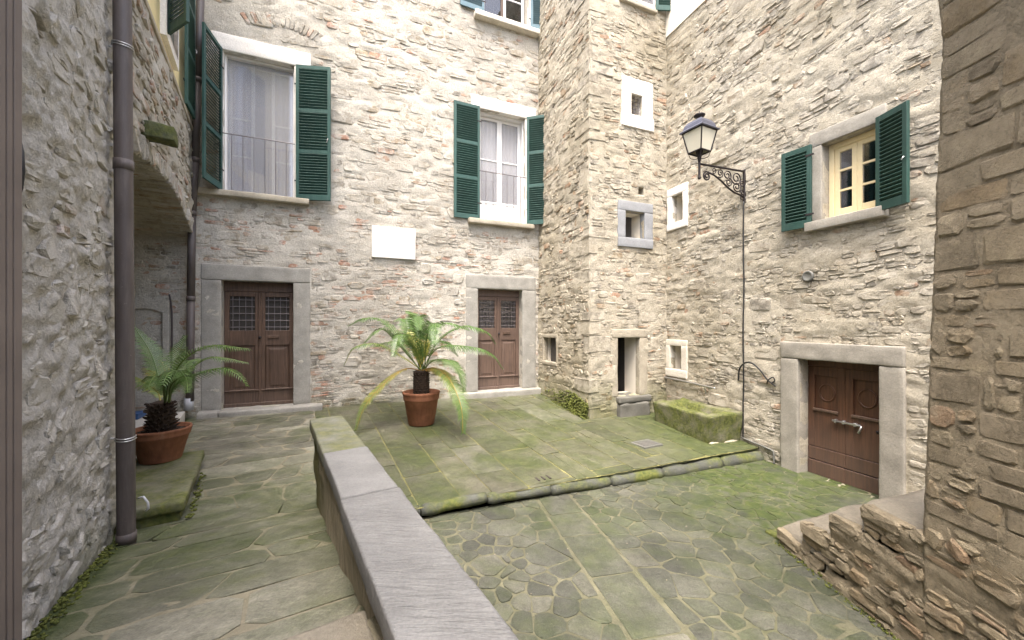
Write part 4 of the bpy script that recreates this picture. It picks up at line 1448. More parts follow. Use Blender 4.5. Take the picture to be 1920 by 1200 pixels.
def tall_door(h, o, label, wood, back, glazed, trans, sur):
    t = F_BACK.thing('panelled_door', h[0], h[2], label, 'door', 'panelled doors in the house wall')
    w, H = h[1] - h[0], h[3] - h[2]
    stone_surround(t, o, h, sur, ox=h[0], oz=h[2], seed=h[0])
    y = 0.15
    # transom board over both leaves
    MB().box(0.003, w - 0.003, y, y + 0.05, H - trans, H - 0.002).build('transom', wood, t, bevel=0.006)
    HL = H - trans
    lw = (w - 0.012) / 2
    for k in (0, 1):
        x0 = 0.004 + k * (lw + 0.004)
        lf = MB()
        st, mid, bot = 0.075, (0.50, 0.63), 0.24
        zt = HL - 0.05
        zg0 = HL * 0.66
        lf.box(0, st, y + .01, y + .06, 0.05, HL - .004).box(lw - st, lw, y + .01, y + .06, 0.05, HL - .004)
        lf.box(st, lw - st, y + .01, y + .06, HL - 0.085, HL - .004).box(st, lw - st, y + .01, y + .06, HL * 0.53, zg0)
        lf.box(st, lw - st, y + .01, y + .06, 0.05, 0.27)
        leaf = lf.build('leaf', wood, t, (x0, 0, 0), bevel=0.005)
        framed_panel(leaf, 'panel', st, lw - st, 0.27, HL * 0.53, y + .03, wood)
        MB().box(0.004, lw - 0.004, y - .012, y + .012, 0.262, 0.285).build('moulding', wood, leaf, bevel=0.006)
        MB().box(-0.002, lw + 0.002, y - .02, y + .02, 0.0, 0.06).build('kick_board', wood, leaf, bevel=0.006)
        gx0, gx1, gz0, gz1 = st, lw - st, zg0, HL - 0.085
        MB().box(gx0, gx1, y + .05, y + .056, gz0, gz1).build('pane', M['glass'] if glazed else M['room_dark'], leaf)
        nb_x, nb_z = (4, 5) if not glazed else (5, 6)
        for i in range(nb_x):
            gx = gx0 + (gx1 - gx0) * (i + 0.5 + (0.0)) / nb_x
            MB().tube([(gx, y + .022, gz0), (gx, y + .022, gz1)], 0.0065, 6).build('grille_bar', M['grey_iron'], leaf)
        for i in range(nb_z):
            gz = gz0 + (gz1 - gz0) * (i + 0.5) / nb_z
            MB().tube([(gx0, y + .018, gz), (gx1, y + .018, gz)], 0.0065, 6).build('grille_bar', M['grey_iron'], leaf)
    # cover strip, knob and letter plate
    MB().box(w / 2 - 0.028, w / 2 + 0.028, y - .008, y + .02, 0.06, HL - .01).build('cover_strip', wood, t, bevel=0.008)
    MB().lathe([(0.0, 0), (0.012, 0.0), (0.012, 0.02), (0.024, 0.03), (0.026, 0.045), (0.014, 0.056), (0.0, 0.058)], 12).build('knob', M['iron'], t, (w / 2 + 0.005, y - 0.005, HL * 0.60), (R(90), 0, 0), smooth=True)
    MB().box(w / 2 + 0.12, w / 2 + 0.29, y - 0.012, y + .012, HL * 0.592, HL * 0.618).build('letter_plate', M['wood'], t, bevel=0.004)
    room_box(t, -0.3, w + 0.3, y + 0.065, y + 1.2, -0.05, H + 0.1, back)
    return t

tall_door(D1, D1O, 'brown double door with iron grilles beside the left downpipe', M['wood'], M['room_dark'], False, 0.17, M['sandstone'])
tall_door(D2, D2O, 'faded brown double door with glazed grilles, nearer the tower', M['wood_mauve'], M['room'], True, 0.15, M['sandstone_pale'] if False else M['sandstone'])
# door sills
for (o, ext, lab, xx) in ((D1O, (-0.02, 0.20), 'long worn stone doorstep under the left door', 0.21), (D2O, (-0.02, 0.10), 'worn stone doorstep under the door by the tower', 0.16)):
    s = F_BACK.thing('doorstep', o[0], 0, lab, 'doorstep')
    gz = path_z(*F_BACK.p(o[0], 0)[:2]) if xx > 0.2 else terrace_z(*F_BACK.p(o[0], 0)[:2])
    L = o[1] - o[0]
    zt = (D1 if xx > 0.2 else D2)[2] + 0.004
    parts = ((ext[0], L * 0.17), (L * 0.17 + 0.006, L + ext[1])) if xx > 0.2 else ((ext[0] - 0.3, L + ext[1]),)
    for k, (a0, a1) in enumerate(parts):
        rough_block('slab', a0, a1, -xx, 0.16, gz - 0.08, zt - 0.004 * k, M['kerb_stone'] if False else M['sandstone'], s, amp=0.009, bevel=0.025, seed=k)

# ------------------------------------------------------------------ shutters and windows
SLATS = {}
def slat_mesh(w, mat, side):
    key = (round(w, 3), mat.name, side)
    if key not in SLATS:
        m = MB()
        m.box(0, w, -0.025, 0.025, -0.005, 0.005, Matrix.Rotation(R(-42 * side), 4, 'X'))
        SLATS[key] = m.mesh('slat', mat)
    return SLATS[key]

def shutter(t, fr, hs, hz, H, W, side, tip_px, ox, oz, mat, hinge_d=0.035, lo=2, hi=178, rails=(0.36, 0.665), pitch=0.047, label=None, angle=None, tilt=None):
    """a louvred leaf hung at wall position hs; side -1 hangs left of the opening. The swing angle is the one that puts its free edge at tip_px."""
    if angle is None:
        best = None
        for k in range(lo * 2, hi * 2):
            th = R(k / 2)
            q = fr.p(hs + W * math.cos(th), 0, hinge_d + W * math.sin(th))
            e = abs(project((q.x, q.y, EYE))[0] - tip_px)
            if best is None or e < best[0]:
                best = (e, th)
        angle = best[1]
    st, tk = 0.052, 0.036
    m = MB()
    m.box(0, st, -tk / 2, tk / 2, 0, H).box(W - st, W, -tk / 2, tk / 2, 0, H)
    zr = [0.0] + [H * r for r in rails] + [H]
    bounds = []
    for k, r in enumerate(zr):
        a, b = (0, 0.10) if k == 0 else ((H - 0.06, H) if k == len(zr) - 1 else (r - 0.034, r + 0.034))
        m.box(st, W - st, -tk / 2 + .002, tk / 2 - .002, a, b)
        bounds.append((a, b))
    s = m.build('shutter', mat, t, (hs - ox, -hinge_d, hz - oz), (0, 0, -angle), bevel=0.003)
    if label: s['label'] = label
    me = slat_mesh(W - 2 * st, mat, tilt or side)
    for k in range(len(bounds) - 1):
        z0, z1 = bounds[k][1], bounds[k + 1][0]
        n = max(1, int((z1 - z0) / pitch))
        for i in range(n):
            o = link('slat', me, s, (st, 0, z0 + (z1 - z0) * (i + 0.5) / n))
    for zz in (0.14 * H, 0.86 * H):
        MB().box(-0.035, 0.06, tk / 2 - .002, tk / 2 + 0.006, zz, zz + 0.022).build('hinge_strap', M['iron'], s)
    h = MB().tube([(W * 0.93, -tk / 2 - 0.004, H * 0.46), (W * 0.93, -tk / 2 - 0.02, H * 0.45), (W * 0.90, -tk / 2 - 0.02, H * 0.43)], 0.006, 6)
    h.build('latch', M['steel'], s)
    return s

def casement(t, x0, x1, y, z0, z1, mat, bars, st=0.05, solid=0.0, glass=None, name='casement'):
    glass = glass or M['glass']
    return _casement(t, x0, x1, y, z0, z1, mat, bars, st, solid, glass, name)
def _casement(t, x0, x1, y, z0, z1, mat, bars, st, solid, glass, name):
    m = MB()
    m.box(x0, x0 + st, y, y + .04, z0, z1).box(x1 - st, x1, y, y + .04, z0, z1)
    m.box(x0 + st, x1 - st, y, y + .04, z1 - st, z1).box(x0 + st, x1 - st, y, y + .04, z0, z0 + st * 1.4)
    zs = [z0 + st * 1.4 + solid] + [z0 + (z1 - z0) * b for b in bars] + [z1 - st]
    if solid:
        m.box(x0 + st, x1 - st, y + .012, y + .03, z0 + st * 1.4, z0 + st * 1.4 + solid)
        m.box(x0 + st, x1 - st, y + .002, y + .038, z0 + st * 1.4 + solid, z0 + st * 1.4 + solid + 0.04)
    c = m.build(name, mat, t, bevel=0.004)
    for b in bars:
        zb = z0 + (z1 - z0) * b
        MB().box(x0 + st, x1 - st, y + .004, y + .036, zb - 0.013, zb + 0.013).build('glazing_bar', mat, c)
    for k in range(len(zs) - 1):
        a = zs[k] + (0.04 if (solid and k == 0) else 0.0)
        MB().box(x0 + st, x1 - st, y + .018, y + .022, a, zs[k + 1]).build('pane', glass, c)
    return c

def curtain(t, x0, x1, y, z0, z1, folds=5, name='curtain'):
    n = 36
    V, F = [], []
    for i in range(n + 1):
        k = i / n
        d = 0.018 * math.sin(k * folds * 2 * math.pi) + 0.008 * math.sin(k * folds * 5.1)
        for z in (z0, z1):
            V.append((x0 + (x1 - x0) * k, y + d, z))
    for i in range(n):
        F.append((2 * i, 2 * i + 2, 2 * i + 3, 2 * i + 1))
    return link(name, mesh_np(name, V, F, M['curtain']), t)

def railing(t, x0, x1, z0, z1, y, n):
    r = MB().tube([(x0, y, z1), (x1, y, z1)], 0.009, 6).build('railing', M['grey_iron'], t)
    MB().tube([(x0, y, z0 + .02), (x1, y, z0 + .02)], 0.006, 6).build('rail', M['grey_iron'], r)
    for k in range(n):
        x = x0 + (x1 - x0) * (k + 0.85) / (n + 0.7)
        MB().tube([(x, y, z0 + .02), (x, y, z1)], 0.006, 6).build('baluster', M['grey_iron'], r)
    return r

# tall left window
def house_window(h, label, lint, lint_h, sill_ext, white, n_bal, rail_k, opened):
    t = F_BACK.thing('shuttered_window', h[0], h[2], label, 'window', 'shuttered windows in the house wall', 'thing')
    w, H = h[1] - h[0], h[3] - h[2]
    rough_block('lintel', lint[0], w + lint[1], -0.028, 0.1, H, H + lint_h, M['white_stone'], t, amp=0.004, step=0.12)
    for x0, x1 in ((-0.09, 0.0), (w, w + 0.09)):
        rough_block('jamb', x0, x1, -0.018, 0.1, 0.0, H - 0.003, M['white_stone'], t, amp=0.003, step=0.15)
    rough_block('sill', -sill_ext[0], w + sill_ext[1], -0.15, 0.12, -0.105, -0.003, M['tan_stone'], t, amp=0.006, step=0.1, bevel=0.016)
    # painted rebate round the opening
    m = MB()
    m.box(0.002, 0.03, 0.10, 0.34, 0.0, H - .002).box(w - 0.03, w - 0.002, 0.10, 0.34, 0.0, H - .002).box(0.03, w - .03, 0.10, 0.34, H - 0.035, H - .002)
    m.build('frame', M['white_paint'], t)
    y = 0.22
    mid = w / 2
    if opened:
        casement(t, 0.035, 0.035 + w * 0.36, y, 0.005, H - .04, M['white_paint'], (0.30, 0.58), 0.05)
        casement(t, w - 0.035 - w * 0.33, w - 0.035, y + 0.03, 0.005, H - .04, M['white_paint'], (0.30, 0.58), 0.05)
        MB().box(0.035, w - 0.035, y - 0.05, y - 0.046, 0.005, H - 0.04).build('reflection_sheet', M['reflection_veil'], t)  # added sheet; its pale tint paints a reflection across the window
        curtain(t, 0.08, 0.035 + w * 0.36, y + 0.06, 0.02, H - .06, 3)
        curtain(t, w - 0.03 - w * 0.33, w - 0.05, y + 0.09, 0.02, H - .06, 3)
    else:
        casement(t, 0.032, mid - 0.001, y, 0.005, H - .04, M['white_paint'], (0.60,), 0.055, solid=0.36, glass=M['reflection_veil'])
        casement(t, mid + 0.001, w - 0.032, y, 0.005, H - .04, M['white_paint'], (0.60,), 0.055, solid=0.36, glass=M['reflection_veil'])
        curtain(t, 0.08, mid - 0.05, y + 0.10, H * 0.5, H - .06, 4)
        curtain(t, mid + 0.05, w - 0.08, y + 0.10, H * 0.5, H - .06, 4)
    room_box(t, -0.5, w + 0.5, 0.385, 2.2, -0.1, H + 0.2, M['room'])
    railing(t, -0.01, w + 0.01, 0.0, H * rail_k, -0.02, n_bal)
    return t
w1 = house_window(W1, 'tall window over the left door with half open white casements', (-0.16, 0.26), 0.27, (0.36, 0.24), True, 6, 0.41, True)
shutter(w1, F_BACK, W1[0] - 0.01, W1[2] + 0.0, W1[3] - W1[2], 0.60, -1, 381, W1[0], W1[2], M['green_paint'], 0.04, 90, 150, tilt=1)
shutter(w1, F_BACK, W1[1] + 0.03, W1[2] - 0.02, W1[3] - W1[2] + 0.02, 0.58, 1, 620, W1[0], W1[2], M['green_paint'], 0.05, 2, 60)
w2 = house_window(W2, 'tall window over the second door with closed white casements', (-0.20, 0.26), 0.26, (0.28, 0.16), True, 6, 0.44, False)
shutter(w2, F_BACK, W2[0] - 0.02, W2[2] - 0.01, W2[3] - W2[2] + 0.03, 0.56, -1, 850, W2[0], W2[2], M['green_paint'], 0.04, 100, 179)
shutter(w2, F_BACK, W2[1] + 0.02, W2[2] - 0.01, W2[3] - W2[2] + 0.03, 0.56, 1, 1035, W2[0], W2[2], M['green_paint'], 0.04, 20, 100)
# window at the top edge of the picture
t = F_BACK.thing('shuttered_window', W3[0], W3[2], 'upper window with faded blue grey shutters, cut by the top edge', 'window', 'shuttered windows in the house wall', 'thing')
w, H = W3[1] - W3[0], W3[3] - W3[2]
rough_block('sill', -0.24, w + 0.20, -0.16, 0.12, -0.11, -0.003, M['sandstone_pale'], t, amp=0.004, step=0.12)
for x0, x1 in ((-0.09, 0.0), (w, w + 0.09)):
    rough_block('jamb', x0, x1, -0.018, 0.1, 0.0, H - 0.003, M['white_stone'], t, amp=0.003, step=0.15)
rough_block('lintel', -0.16, w + 0.16, -0.028, 0.1, H, H + 0.22, M['white_stone'], t, amp=0.004, step=0.12)
casement(t, 0.02, w / 2 - .001, 0.22, 0.005, H - .02, M['wood_mauve'], (0.5,), 0.06)
casement(t, w / 2 + .001, w - 0.02, 0.22, 0.005, H - .02, M['white_paint'], (0.5,), 0.06)
curtain(t, 0.05, w - 0.05, 0.29, 0.0, H, 6)
room_box(t, -0.4, w + 0.4, 0.385, 1.6, -0.1, H + 0.2, M['curtain'])
shutter(t, F_BACK, W3[0] - 0.02, W3[2] + 0.05, H, 0.52, -1, 863, W3[0], W3[2], M['blue_paint'], 0.04, 100, 179, rails=(0.5,))
shutter(t, F_BACK, W3[1] + 0.02, W3[2] + 0.05, H, 0.52, 1, 1037, W3[0], W3[2], M['blue_paint'], 0.04, 2, 100, rails=(0.5,))

# cream window in the right wall
h, o = R_WIN, R_WINO
t = F_RIGHT.thing('shuttered_window', h[0], h[2], 'small cream six pane window with green shutters in the right wall', 'window', None, 'thing')
w, H = h[1] - h[0], h[3] - h[2]
rough_block('lintel', o[0] - h[0], o[1] - h[0] + 0.0, -0.035, 0.12, H, o[3] - h[2], M['sandstone_warm'], t, amp=0.003, bevel=0.008)
rough_block('sill', o[0] - h[0] - 0.02, o[1] - h[0] + 0.02, -0.10, 0.14, o[2] - h[2], -0.004, M['sandstone_warm'], t, amp=0.003, bevel=0.008)
rough_block('jamb', o[0] - h[0], 0.0, -0.032, 0.2, 0.0, H - .003, M['sandstone_warm'], t, amp=0.003, bevel=0.008)
rough_block('jamb', w, w + 0.14, -0.032, 0.2, 0.0, H - .003, M['sandstone_warm'], t, amp=0.003, bevel=0.008)
m = MB()
y = 0.13
m.box(0.002, 0.06, y - .02, y + .06, 0.0, H).box(w - 0.06, w - .002, y - .02, y + .06, 0.0, H).box(0.06, w - .06, y - .02, y + .06, H - 0.07, H - .002).box(0.06, w - .06, y - .02, y + .06, 0.0, 0.05)
m.build('frame', M['cream_paint'], t, bevel=0.005)
casement(t, 0.062, w / 2 - .001, y - .005, 0.052, H - .072, M['cream_paint'], (0.36, 0.66), 0.055)
casement(t, w / 2 + .001, w - 0.062, y - .005, 0.052, H - .072, M['cream_paint'], (0.36, 0.66), 0.055)
room_box(t, -0.5, w + 0.5, 0.31, 2.0, -0.3, H + 0.3, M['room_dark'])
Hs = H + 0.10
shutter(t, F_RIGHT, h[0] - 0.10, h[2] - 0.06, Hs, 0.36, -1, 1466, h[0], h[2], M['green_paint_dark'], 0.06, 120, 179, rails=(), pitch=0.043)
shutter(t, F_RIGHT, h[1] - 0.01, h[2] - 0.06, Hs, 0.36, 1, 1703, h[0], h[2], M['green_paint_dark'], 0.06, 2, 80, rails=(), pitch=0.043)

# plastered window of the left storey: two hung leaves
s0, z0 = F_ARCH.hit(312, 62)
s1, z1 = F_ARCH.hit(345, 178)
t = F_ARCH.thing('shuttered_window', s0, z0, 'side window high in the cream plaster, its green shutters hung open', 'window', None, 'thing')
MB().box(-0.05, 0.75, -0.01, 0.055, -0.05, 2.3).build('surround', M['white_stone'], t)
MB().box(0.05, 0.65, -0.018, -0.008, 0.05, 2.2).build('pane', M['glass'], t)
MB().box(0.05, 0.65, -0.006, -0.003, 0.05, 2.2).build('casement', M['white_paint'], t)
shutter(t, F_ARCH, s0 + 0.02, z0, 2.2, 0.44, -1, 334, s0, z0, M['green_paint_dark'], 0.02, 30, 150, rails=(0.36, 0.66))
shutter(t, F_ARCH, s0 + 1.15, z0 - 0.28, 2.3, 0.50, 1, 364, s0, z0, M['green_paint'], 0.03, 2, 80, rails=(0.36, 0.66))

# shutter at the top of the tower
s0, z0 = F_TFRONT.hit(1229, 22)
t = F_TFRONT.thing('shuttered_window', s0 - 0.72, z0, 'tower window at the top edge with one green shutter', 'window', None, 'thing')
MB().box(-0.10, 0.74, -0.015, 0.05, -0.03, 1.4).build('surround', M['white_stone'], t)
MB().box(0.02, 0.64, -0.022, -0.012, 0.10, 1.3).build('pane', M['glass'], t)
rough_block('sill', -0.16, 0.70, -0.08, 0.02, -0.09, -0.03, M['tan_stone'], t, amp=0.003)
shutter(t, F_TFRONT, s0 - 0.02, z0, 1.4, 0.40, 1, 1268, s0 - 0.72, z0, M['green_paint'], 0.03, 0, 70, rails=(0.5,))

# small stone-framed windows
def small_window(fr, h, o, label, mat, grille=0, proud=0.012, depth=0.5, room=M['room_dark'], sill_long=0.0):
    t = fr.thing('small_window', h[0], h[2], label, 'window', 'small stone framed windows', 'thing')
    w, H = h[1] - h[0], h[3] - h[2]
    proud += 0.02
    rough_block('lintel', o[0] - h[0], o[1] - h[0], -proud, 0.1, H, o[3] - h[2], mat, t, amp=0.003, step=0.06, bevel=0.006)
    rough_block('sill', o[0] - h[0] - sill_long, o[1] - h[0] + sill_long, -proud - 0.008, 0.1, o[2] - h[2], 0.0, mat, t, amp=0.003, step=0.06, bevel=0.006)
    rough_block('jamb', o[0] - h[0], 0.0, -proud + .003, 0.1, 0.002, H - .002, mat, t, amp=0.003, step=0.06, bevel=0.006)
    rough_block('jamb', w, o[1] - h[0], -proud + .003, 0.1, 0.002, H - .002, mat, t, amp=0.003, step=0.06, bevel=0.006)
    # smooth plastered reveal, then dark room
    V = [(0, 0.1, 0), (w, 0.1, 0), (w, 0.1, H), (0, 0.1, H), (0, .34, 0), (w, .34, 0), (w, .34, H), (0, .34, H)]
    e = 0.006
    V = [(min(max(x, e), w - e), y, min(max(z, e), H - e)) for x, y, z in V]
    link('reveal', mesh_np('reveal', V, [(0, 4, 7, 3), (1, 2, 6, 5), (0, 1, 5, 4), (3, 7, 6, 2)], M['plaster_pale'], smooth=False), t)
    room_box(t, -0.05, w + 0.05, 0.345, 0.345 + depth, -0.05, H + 0.05, room)
    for k in range(grille):
        x = w * (k + 0.5) / grille
        MB().tube([(x, 0.05, 0), (x, 0.05, H)], 0.005, 6).build('grille_bar', M['grey_iron'], t)
    for k in range(grille + 3 if grille else 0):
        z = H * (k + 0.5) / (grille + 3)
        MB().tube([(0, 0.055, z), (w, 0.055, z)], 0.005, 6).build('grille_bar', M['grey_iron'], t)
    return t
small_window(F_TFRONT, T_UP, T_UPO, 'small barred window in a wide white frame, highest on the tower', M['white_stone'], 3, 0.015, sill_long=0.02)
small_window(F_TFRONT, T_MID, T_MIDO, 'square tower window in a clean blue grey stone frame', M['bluish_stone'], 0, 0.015, room=M['room'])
small_window(F_RIGHT, R_UP, R_UPO, 'white framed slot window beside the corner, level with the grey framed one', M['white_stone'], 0, 0.015, room=M['room'])
small_window(F_RIGHT, R_LOW, R_LOWO, 'pale framed slot window low in the corner above the mossy trough', M['sandstone_pale'], 0, 0.012, room=M['room'])
tso = (TS[0] - 0.05, TS[1] + 0.05, TS[2] - 0.07, TS[3] + 0.07)
t = small_window(F_TSIDE, TS, tso, 'narrow dark slit window low in the side of the tower', M['tan_stone'], 0, 0.006)
MB().box((TS[1] - TS[0]) * 0.72, TS[1] - TS[0] - 0.01, 0.2, 0.24, 0, TS[3] - TS[2]).build('board', M['wood'], t)
# putlog hole lined with brick
t = F_TFRONT.thing('putlog_hole', T_HOLE[0], T_HOLE[2], 'tiny brick lined square hole above the grey framed window', 'wall hole', None, 'thing')
room_box(t, -0.004, T_HOLE[1] - T_HOLE[0] + .004, 0.02, 0.22, -.004, T_HOLE[3] - T_HOLE[2] + .004, M['terracotta'], 'lining')

# ------------------------------------------------------------------ low doorway of the tower
h, o = T_DOOR, T_DOORO
t = F_TFRONT.thing('low_doorway', h[0], h[2], 'dark open low doorway with tan stone frame at the tower foot', 'doorway')
w, H = h[1] - h[0], h[3] - h[2]
stone_surround(t, o, h, M['tan_stone'], ox=h[0], oz=h[2], proud=0.015, seed=7)
rough_block('threshold', -0.03, o[1] - h[0] + 0.02, -0.10, 0.3, -0.12, -0.004, M['grey_step'], t, amp=0.014, bevel=0.025)
gz = terrace_z(*F_TFRONT.p(h[0], 0)[:2])
rough_block('step', -0.02, o[1] - h[0] - 0.02, -0.11, 0.1, gz - 0.06 - h[2], -0.125, M['grey_step'], t, amp=0.016, bevel=0.03)
V = [(0.0, 0.1, 0.0), (w - .004, 0.1, 0.0), (w - .004, 0.1, H), (0.0, 0.1, H), (0.0, .42, 0.0), (w - .004, .42, 0.0), (w - .004, .42, H), (0.0, .42, H)]
link('passage', mesh_np('passage', V, [(1, 2, 6, 5), (0, 1, 5, 4), (3, 7, 6, 2)], M['plaster_pale'], smooth=False), t)
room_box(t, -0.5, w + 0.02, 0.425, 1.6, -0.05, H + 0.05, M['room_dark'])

# ------------------------------------------------------------------ cellar door in the right wall
h, o = R_DOOR, R_DOORO
t = F_RIGHT.thing('cellar_door', h[0], h[2], 'wide low reddish brown double door with round mouldings in the right wall', 'door')
w, H = h[1] - h[0], h[3] - h[2]
stone_surround(t, o, h, M['sandstone_warm'], ox=h[0], oz=h[2], proud=0.05, depth=0.16, seed=3, sill=h[2] - 0.05)
y = 0.15
MB().box(0.003, w - .003, y - 0.01, y + .05, H - 0.09, H - .003).build('transom', M['wood_red'], t, bevel=0.005)
HL = H - 0.093
lw = (w - 0.010) / 2
for k in (0, 1):
    x0 = 0.004 + k * (lw + 0.003)
    m = MB()
    zb, zt = HL * 0.60, HL - 0.12
    st = 0.085
    m.box(0, st, y, y + .05, HL * 0.26, HL).box(lw - st, lw, y, y + .05, HL * 0.26, HL)
    m.box(st, lw - st, y, y + .05, zt, HL).box(st, lw - st, y, y + .05, HL * 0.26, zb)
    leaf = m.build('leaf', M['wood_red'], t, (x0, 0, 0), bevel=0.004)
    MB().box(st, lw - st, y + .030, y + .045, zb, zt).build('panel', M['wood_red'], leaf)
    ring = MB()
    cx, cz, rr = lw / 2, (zb + zt) / 2 + 0.01, min(lw - 2 * st, zt - zb) * 0.33
    pts = [(cx + rr * math.cos(a), y + .028, cz + rr * 1.18 * math.sin(a)) for a in np.linspace(0, 2 * math.pi, 33)]
    ring.tube(pts, 0.011, 6, cap=False).build('round_moulding', M['wood_red'], leaf, smooth=True)
    MB().box(st * 0.85, lw - st * 0.85, y - .022, y + .012, zb - 0.012, zb + 0.022).build('ledge', M['wood'], leaf, bevel=0.006)
    for (za, zc, d) in ((0.0, HL * 0.13, -.010), (HL * 0.135, HL * 0.255, -.003)):
        MB().box(0.0, lw, y + d, y + .05, za + 0.003, zc).build('board', M['wood_red'], leaf, bevel=0.005)
b = MB()
zb = HL * 0.535
b.tube([(w * 0.36, y - .03, zb), (w * 0.70, y - .03, zb), (w * 0.72, y - .034, zb - 0.005), (w * 0.69, y - .05, zb - 0.09)], 0.013, 8)
bo = b.build('bolt', M['steel'], t, smooth=True)
for x in (0.40, 0.50, 0.64):
    MB().box(w * x - .012, w * x + .012, y - .045, y + .01, zb - .022, zb + .022).build('staple', M['steel'], bo, bevel=0.004)
MB().lathe([(0, 0), (.02, 0), (.02, .006), (.008, .012), (0, .014)], 12).build('keyhole', M['iron'], t, (w * 0.88, y - .001, HL * 0.51), (R(90), 0, 0))
room_box(t, -0.2, w + 0.2, y + .055, y + .6, -0.1, H + 0.1, M['room_dark'])
ds = F_RIGHT.thing('doorstep', h[0], h[2], 'narrow broken doorstep of pale stones below the cellar door', 'doorstep')
xs = [-0.10, 0.42, 0.56, 0.72, w - 0.04]
for k in range(4):
    rough_block('stone', xs[k] + .006, xs[k + 1] - .006, -0.155 + 0.012 * k, -0.02, -0.12, -0.012 - 0.008 * k, M['trough_stone'] if k == 0 else M['tread'], ds, amp=0.012, step=0.05, bevel=0.022, seed=k)
for x0, x1 in ((-0.06, w + 0.04),):
    rough_block('sill_board', 0.004, w - .004, -0.02, 0.13, -0.06, -0.003, M['wood_mauve'], ds, amp=0.003)

# ------------------------------------------------------------------ wall lantern on its scrolled bracket
s, zA = F_RIGHT.hit(1397, 322)
LD = 0.90
la = F_RIGHT.thing('wall_lantern', s, zA, 'black street lantern on a scrolled iron bracket above the court', 'lantern')
br = MB()
br.box(-0.018, 0.018, -0.03, 0.02, -0.48, 0.03)
bracket = br.build('bracket', M['iron'], la, bevel=0.004)
MB().tube([(0, 0, 0), (0, -LD, 0)], 0.016, 8).build('arm', M['iron'], bracket)
def curl(cy, cz, r0, turns, a0, n=40, sgn=1):
    return [(0, cy + r0 * (1 - 0.78 * i / n) * math.cos(a0 + sgn * turns * 2 * math.pi * i / n), cz + r0 * (1 - 0.78 * i / n) * math.sin(a0 + sgn * turns * 2 * math.pi * i / n)) for i in range(n + 1)]
brace = [(0, -0.02, -0.40), (0, -0.10, -0.37), (0, -0.22, -0.345), (0, -0.34, -0.29), (0, -0.48, -0.20), (0, -0.62, -0.13), (0, -0.74, -0.10)]
MB().tube(brace, 0.014, 8).build('brace', M['iron'], bracket, smooth=True)
MB().tube([(0, -0.02, -0.40), (0, -0.05, -0.44), (0, -0.09, -0.43), (0, -0.09, -0.39)], 0.008, 6).build('scroll', M['iron'], bracket, smooth=True)
for (cy, cz, r0, tn, a0, sg, th) in ((-0.76, -0.165, 0.07, 1.6, R(90), 1, .012), (-0.18, -0.12, 0.105, 1.7, R(200), 1, .010), (-0.17, -0.25, 0.085, 1.6, R(20), -1, .010), (-0.36, -0.10, 0.085, 1.7, R(250), 1, .010),
                                    (-0.33, -0.20, 0.065, 1.5, R(80), -1, .009), (-0.50, -0.085, 0.065, 1.6, R(240), 1, .009), (-0.06, -0.20, 0.05, 1.5, R(0), 1, .009), (-0.06, -0.33, 0.045, 1.4, R(180), -1, .008), (-0.62, -0.06, 0.045, 1.4, R(230), 1, .008)):
    MB().tube(curl(cy, cz, r0, tn, a0, sgn=sg), th, 6).build('scroll', M['iron'], bracket, smooth=True)
ly = -LD
MB().tube([(0, ly, -0.19), (0, ly, 0.10)], 0.017, 8).build('stem', M['iron'], la)
MB().lathe([(0, -0.045), (.018, -0.04), (.026, -.02), (.018, 0), (.016, .01)], 12).build('drop_finial', M['iron'], la, (0, ly, -0.185), smooth=True)
MB().lathe([(.016, 0), (.022, 0.03), (.036, 0.10), (.048, 0.15), (.050, 0.17), (0, .17)], 14).build('holder', M['iron'], la, (0, ly, 0.02), smooth=True)
# lantern body turned so that one corner points at the court
LZ = 0.165
rot = R(45) + R(8)
def sq(r, z):
    return [(r * math.cos(rot + k * math.pi / 2), ly + r * math.sin(rot + k * math.pi / 2), z) for k in range(4)]
bot, topq = sq(0.150, LZ), sq(0.232, LZ + 0.30)
body = MB()
for k in range(4):
    body.tube([bot[k], topq[k]], 0.010, 6)
    body.tube([bot[k], bot[(k + 1) % 4]], 0.011, 6)
    body.tube([topq[k], topq[(k + 1) % 4]], 0.012, 6)
    # thin hoops that carry the body
    a = Vector(bot[k]); c = Vector((0, ly, 0.07))
    mid_ = Vector((a.x * 0.8, ly + (a.y - ly) * 0.8, LZ - 0.075))
    body.tube([a, mid_, (a.x * .45, ly + (a.y - ly) * .45, LZ - 0.095), (0, ly, LZ - 0.085)], 0.005, 6)
cage = body.build('cage', M['iron'], la)
for k in range(4):
    a, b_, c, d = (Vector(p) for p in (bot[k], bot[(k + 1) % 4], topq[(k + 1) % 4], topq[k]))
    cen = Vector((0, ly, LZ + 0.15))
    q = [p + (cen - p) * 0.035 for p in (a, b_, c, d)]
    link('pane', mesh_np('pane', [tuple(p) for p in q] + [tuple(p + (cen - p).normalized() * 0.004) for p in q], [(0, 1, 2, 3), (7, 6, 5, 4), (0, 4, 5, 1), (1, 5, 6, 2), (2, 6, 7, 3), (3, 7, 4, 0)], M['milk'], smooth=False), cage)
prof = [(0.275, LZ + .300), (0.278, LZ + .312), (0.225, LZ + .345), (0.205, LZ + .40), (0.165, LZ + .445), (0.075, LZ + .465), (0.0, LZ + .468)]
V, F = [], []
for r_, z_ in prof:
    V += sq(max(r_, 0.001), z_)
for i in range(len(prof) - 1):
    for k in range(4):
        F.append((i * 4 + k, i * 4 + (k + 1) % 4, (i + 1) * 4 + (k + 1) % 4, (i + 1) * 4 + k))
F.append((3, 2, 1, 0))
link('roof', mesh_np('roof', V, F, m_simple('blue grey lantern roof', (0.11, 0.115, 0.15), 0.4, 0.5, scale=20), smooth=False), la)
